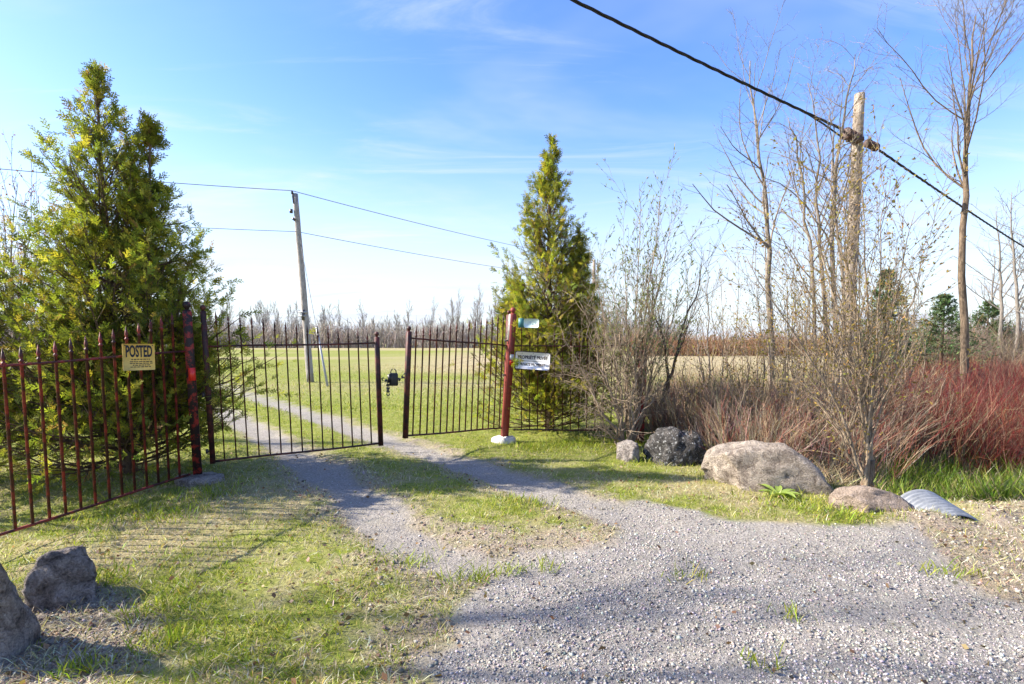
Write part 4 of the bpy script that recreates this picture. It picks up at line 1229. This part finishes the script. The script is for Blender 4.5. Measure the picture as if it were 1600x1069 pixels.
GRAV = [(.395, .362, .325), (.335, .307, .28), (.48, .445, .405), (.24, .218, .196), (.41, .36, .30), (.12, .107, .095)]
scatter_stones('gravel', 'loose pale grey crushed stone on the driveway', x, y, .0050, GRAV, [.27, .22, .17, .16, .1, .08], M_stone)
# litter chips by the left rocks
x, y = wedge(60000, 2.2, 3.6); keep = rg.random(len(x)) < ss(-.12, .1, poly_sd(x, y, LITTER)) * .35; x, y = x[keep], y[keep]
scatter_stones('stone_litter', 'grey stone and bark litter round the two fence side rocks', x, y, .0065, [(.46, .39, .30), (.58, .51, .42), (.22, .16, .11), (.36, .27, .18)], None, M_stone)
# sparse pebbles in dirt
x, y = wedge(60000, 2.2, 7.0); keep = rg.random(len(x)) < np.clip(m_dirt(x, y) - m_gravel(x, y), 0, 1) * .55; x, y = x[keep], y[keep]
scatter_stones('dirt_pebbles', 'small tan crumbs and pebbles on the bare soil', x, y, .0085, [(.32, .26, .20), (.24, .18, .13), (.40, .35, .29), (.15, .11, .08)], None, M_stone)

def blades(name, label, x, y, h, wdt, lean, cols, w, cat='grass', lift=0.0):
    m = len(x); z = gz(x, y) - .004 + lift
    a = rg.random(m) * 2 * PI; ln = lean * (.3 + rg.random(m)) ; hh = h * np.exp(rg.normal(0, .32, m))
    d = np.stack([np.cos(a) * np.sin(ln), np.sin(a) * np.sin(ln), np.cos(ln)], -1)
    b_ = rg.random(m) * 2 * PI; s = np.stack([np.cos(b_), np.sin(b_), np.zeros(m)], -1) * (wdt * (.6 + .8 * rg.random(m)))[:, None]
    p = np.stack([x, y, z], -1); mid_ = p + d * (hh * .55)[:, None]
    d2 = norm(d + np.stack([np.cos(a), np.sin(a), -.2 * np.ones(m)], -1) * (.5 * rg.random((m, 1))))
    tip_ = mid_ + d2 * (hh * .5)[:, None]
    V = np.stack([p - s * .7, p + s * .7, mid_ + s, tip_, mid_ - s], 1).reshape(-1, 3)
    F4 = (np.array([(0, 1, 2, 4)])[None] + (np.arange(m) * 5)[:, None, None]).reshape(-1, 4)
    F3 = (np.array([(4, 2, 3)])[None] + (np.arange(m) * 5)[:, None, None]).reshape(-1, 3)
    o = build(name, V, [F4, F3], M_grass, None, False, colvar(rg, m, cols, w, .2, 5))
    return tag(o, label, cat, kind='stuff')
GRS = [(.15, .205, .022), (.25, .295, .032), (.34, .36, .052), (.43, .395, .10), (.54, .47, .25)]
x, y = wedge(330000, 2.2, 13.0)
g, dm_, dr = m_gravel(x, y), m_dirt(x, y), m_dry(x, y)
tuft = fbm(x, y, 3.3, 4, 12)
dens = (1 - ss(.15, .5, g)) * (1 - .86 * dm_) * np.clip(.25 + 2.6 * (tuft - .36), .1, 1) * (1 - .45 * dr)
k1 = rg.random(len(x)) < dens; x, y, dr, tuft = x[k1], y[k1], dr[k1], tuft[k1]
grn = rg.random(len(x)) > dr * .75
blades('lawn_grass', 'short green spring grass along the driveway', x[grn], y[grn], .038, .0026, .9, GRS, [.2, .34, .28, .12, .06])
blades('dry_grass', 'short straw coloured grass mixed into the lawn', x[~grn], y[~grn], .035, .0026, 1.15, [(.50, .42, .24), (.42, .345, .19), (.58, .51, .33), (.30, .235, .14)], None)
# thatch lying flat
x, y = wedge(100000, 2.2, 8.0); g, dm_, dr = m_gravel(x, y), m_dirt(x, y), m_dry(x, y)
k1 = rg.random(len(x)) < (1 - ss(.2, .6, g)) * np.clip(.22 + .6 * dr + .3 * dm_ + .9 * ss(-.1, .1, poly_sd(x, y, LITTER)), 0, 1); x, y = x[k1], y[k1]
blades('thatch', 'dead straw lying in the lawn', x, y, .05, .0022, 1.75, [(.55, .47, .31), (.46, .385, .24), (.62, .56, .42), (.28, .21, .14)], None, 'straw', .012)
# stray tufts in gravel and longer bright tufts round the rocks and posts
tx, ty = [], []
for px, py, s, n in ((735, 895, .10, 260), (800, 890, .06, 120), (850, 888, .07, 150), (1063, 905, .05, 80), (1240, 972, .06, 120), (1480, 895, .09, 140), (1190, 1040, .05, 90), (1095, 905, .04, 60), (640, 870, .15, 200), (820, 790, .16, 260), (1000, 690, .25, 500), (900, 695, .3, 900), (830, 700, .2, 500), (330, 775, .16, 300), (200, 800, .3, 600), (270, 800, .2, 400), (240, 950, .10, 160), (260, 1000, .10, 200), (160, 905, .08, 120), (130, 1040, .07, 120), (1030, 720, .2, 400), (1150, 745, .25, 400), (1240, 790, .25, 500), (1330, 810, .15, 250)):
    a = gp(px, py); tx.append(rg.normal(a[0], s, n)); ty.append(rg.normal(a[1], s * .8, n))
x, y = np.concatenate(tx), np.concatenate(ty); k1 = rg.random(len(x)) < 1 - .7 * ss(.6, .95, m_gravel(x, y)); x, y = x[k1], y[k1]
blades('grass_tufts', 'longer bright green grass tufts round rocks, posts and gravel', x, y, .075, .0032, .75, GRS, [.2, .44, .28, .06, .02])
# ditch grass
tx, ty = [], []
for i in range(90):
    px, py = rg.uniform(1380, 1640), rg.uniform(725, 792); a = gp(px, py, -.2); n = 45
    tx.append(rg.normal(a[0], .09, n)); ty.append(rg.normal(a[1], .08, n))
x, y = np.concatenate(tx), np.concatenate(ty)
blades('ditch_grass', 'long fresh green grass blades in the ditch behind the culvert', x, y, .22, .0045, .45, [(.10, .17, .018), (.17, .24, .03), (.24, .28, .05), (.36, .31, .15)], [.25, .4, .25, .1])
x = rg.uniform(3.0, 9.5, 16000); y = 5.7 + rg.random(16000) * 3.2; kk = (x / y < 1.1) & (poly_sd(x, y, RIGHTDIRT) < .1)
blades('dead_ditch_grass', 'matted tan dead grass and stalks along the ditch', x[kk], y[kk], .20, .0036, 1.5, [(.42, .34, .21), (.33, .25, .15), (.50, .43, .30), (.20, .14, .09)], None, 'straw', .01)
# meadow: tall thin straw beyond the gate and at the right field
x, y = wedge(85000, 12.0, 34.0, 1.0); g = m_gravel(x, y); dr = m_dry(x, y)
k1 = rg.random(len(x)) < (1 - ss(.1, .4, g)) * .8; x, y, dr = x[k1], y[k1], dr[k1]; grn = rg.random(len(x)) > dr
blades('field_grass', 'green field grass beyond the gate', x[grn], y[grn], .065, .007, .9, [(.20, .25, .035), (.28, .31, .055), (.36, .35, .10), (.45, .40, .18)], [.3, .35, .25, .1])
blades('field_stubble', 'straw stubble in the field beyond the gate', x[~grn], y[~grn], .08, .007, .9, [(.42, .34, .18), (.34, .27, .14), (.48, .41, .24)], None, 'straw')
# dead leaves
x, y = wedge(5200, 2.2, 9.5); g = m_gravel(x, y); k1 = rg.random(len(x)) < .15 + .55 * (1 - g) * ss(.4, .6, fbm(x, y, 1.3, 3, 14)); x, y = x[k1], y[k1]
p = np.stack([x, y, gz(x, y) + .012], -1)
V, F = quads_at(rg, p, .035, np.stack([rg.normal(0, 1, len(x)), rg.normal(0, 1, len(x)), np.zeros(len(x))], -1), .7)
tag(build('dead_leaves', V, F, M_grass, None, False, colvar(rg, len(x), [(.22, .12, .06), (.30, .19, .10), (.38, .28, .18), (.14, .09, .06)], None, .2, 4)), 'brown dead leaves scattered over the lawn', 'leaves', kind='stuff')
# broad leaved weed in front of the tan boulder
wb = gp(1203, 768); e = empty('broadleaf_weed', (wb[0], wb[1] - .2, gz1(wb[0], wb[1] - .2))); tag(e, 'pale green broad leaved weed in front of the tan boulder', 'weed')
for i in range(7):
    a = i * 2 * PI / 7 + .3; L = .20 + .04 * (i % 3); mb = MB(); V = []; 
    for t in np.linspace(0, 1, 6):
        r_ = L * t; z_ = L * (.75 * t - .55 * t * t) + .01; w_ = .035 * math.sin(PI * min(t * .92 + .06, 1))
        for s_ in (-1, 0, 1): V.append((r_ * math.cos(a) - s_ * w_ * math.sin(a), r_ * math.sin(a) + s_ * w_ * math.cos(a), z_ + .012 * abs(s_)))
    F = [(j * 3 + q, j * 3 + q + 1, j * 3 + q + 4, j * 3 + q + 3) for j in range(5) for q in (0, 1)]
    mb.add(V, np.array(F), np.array((.26, .34, .08))); mb.build('leaf', M_grass, e, True)
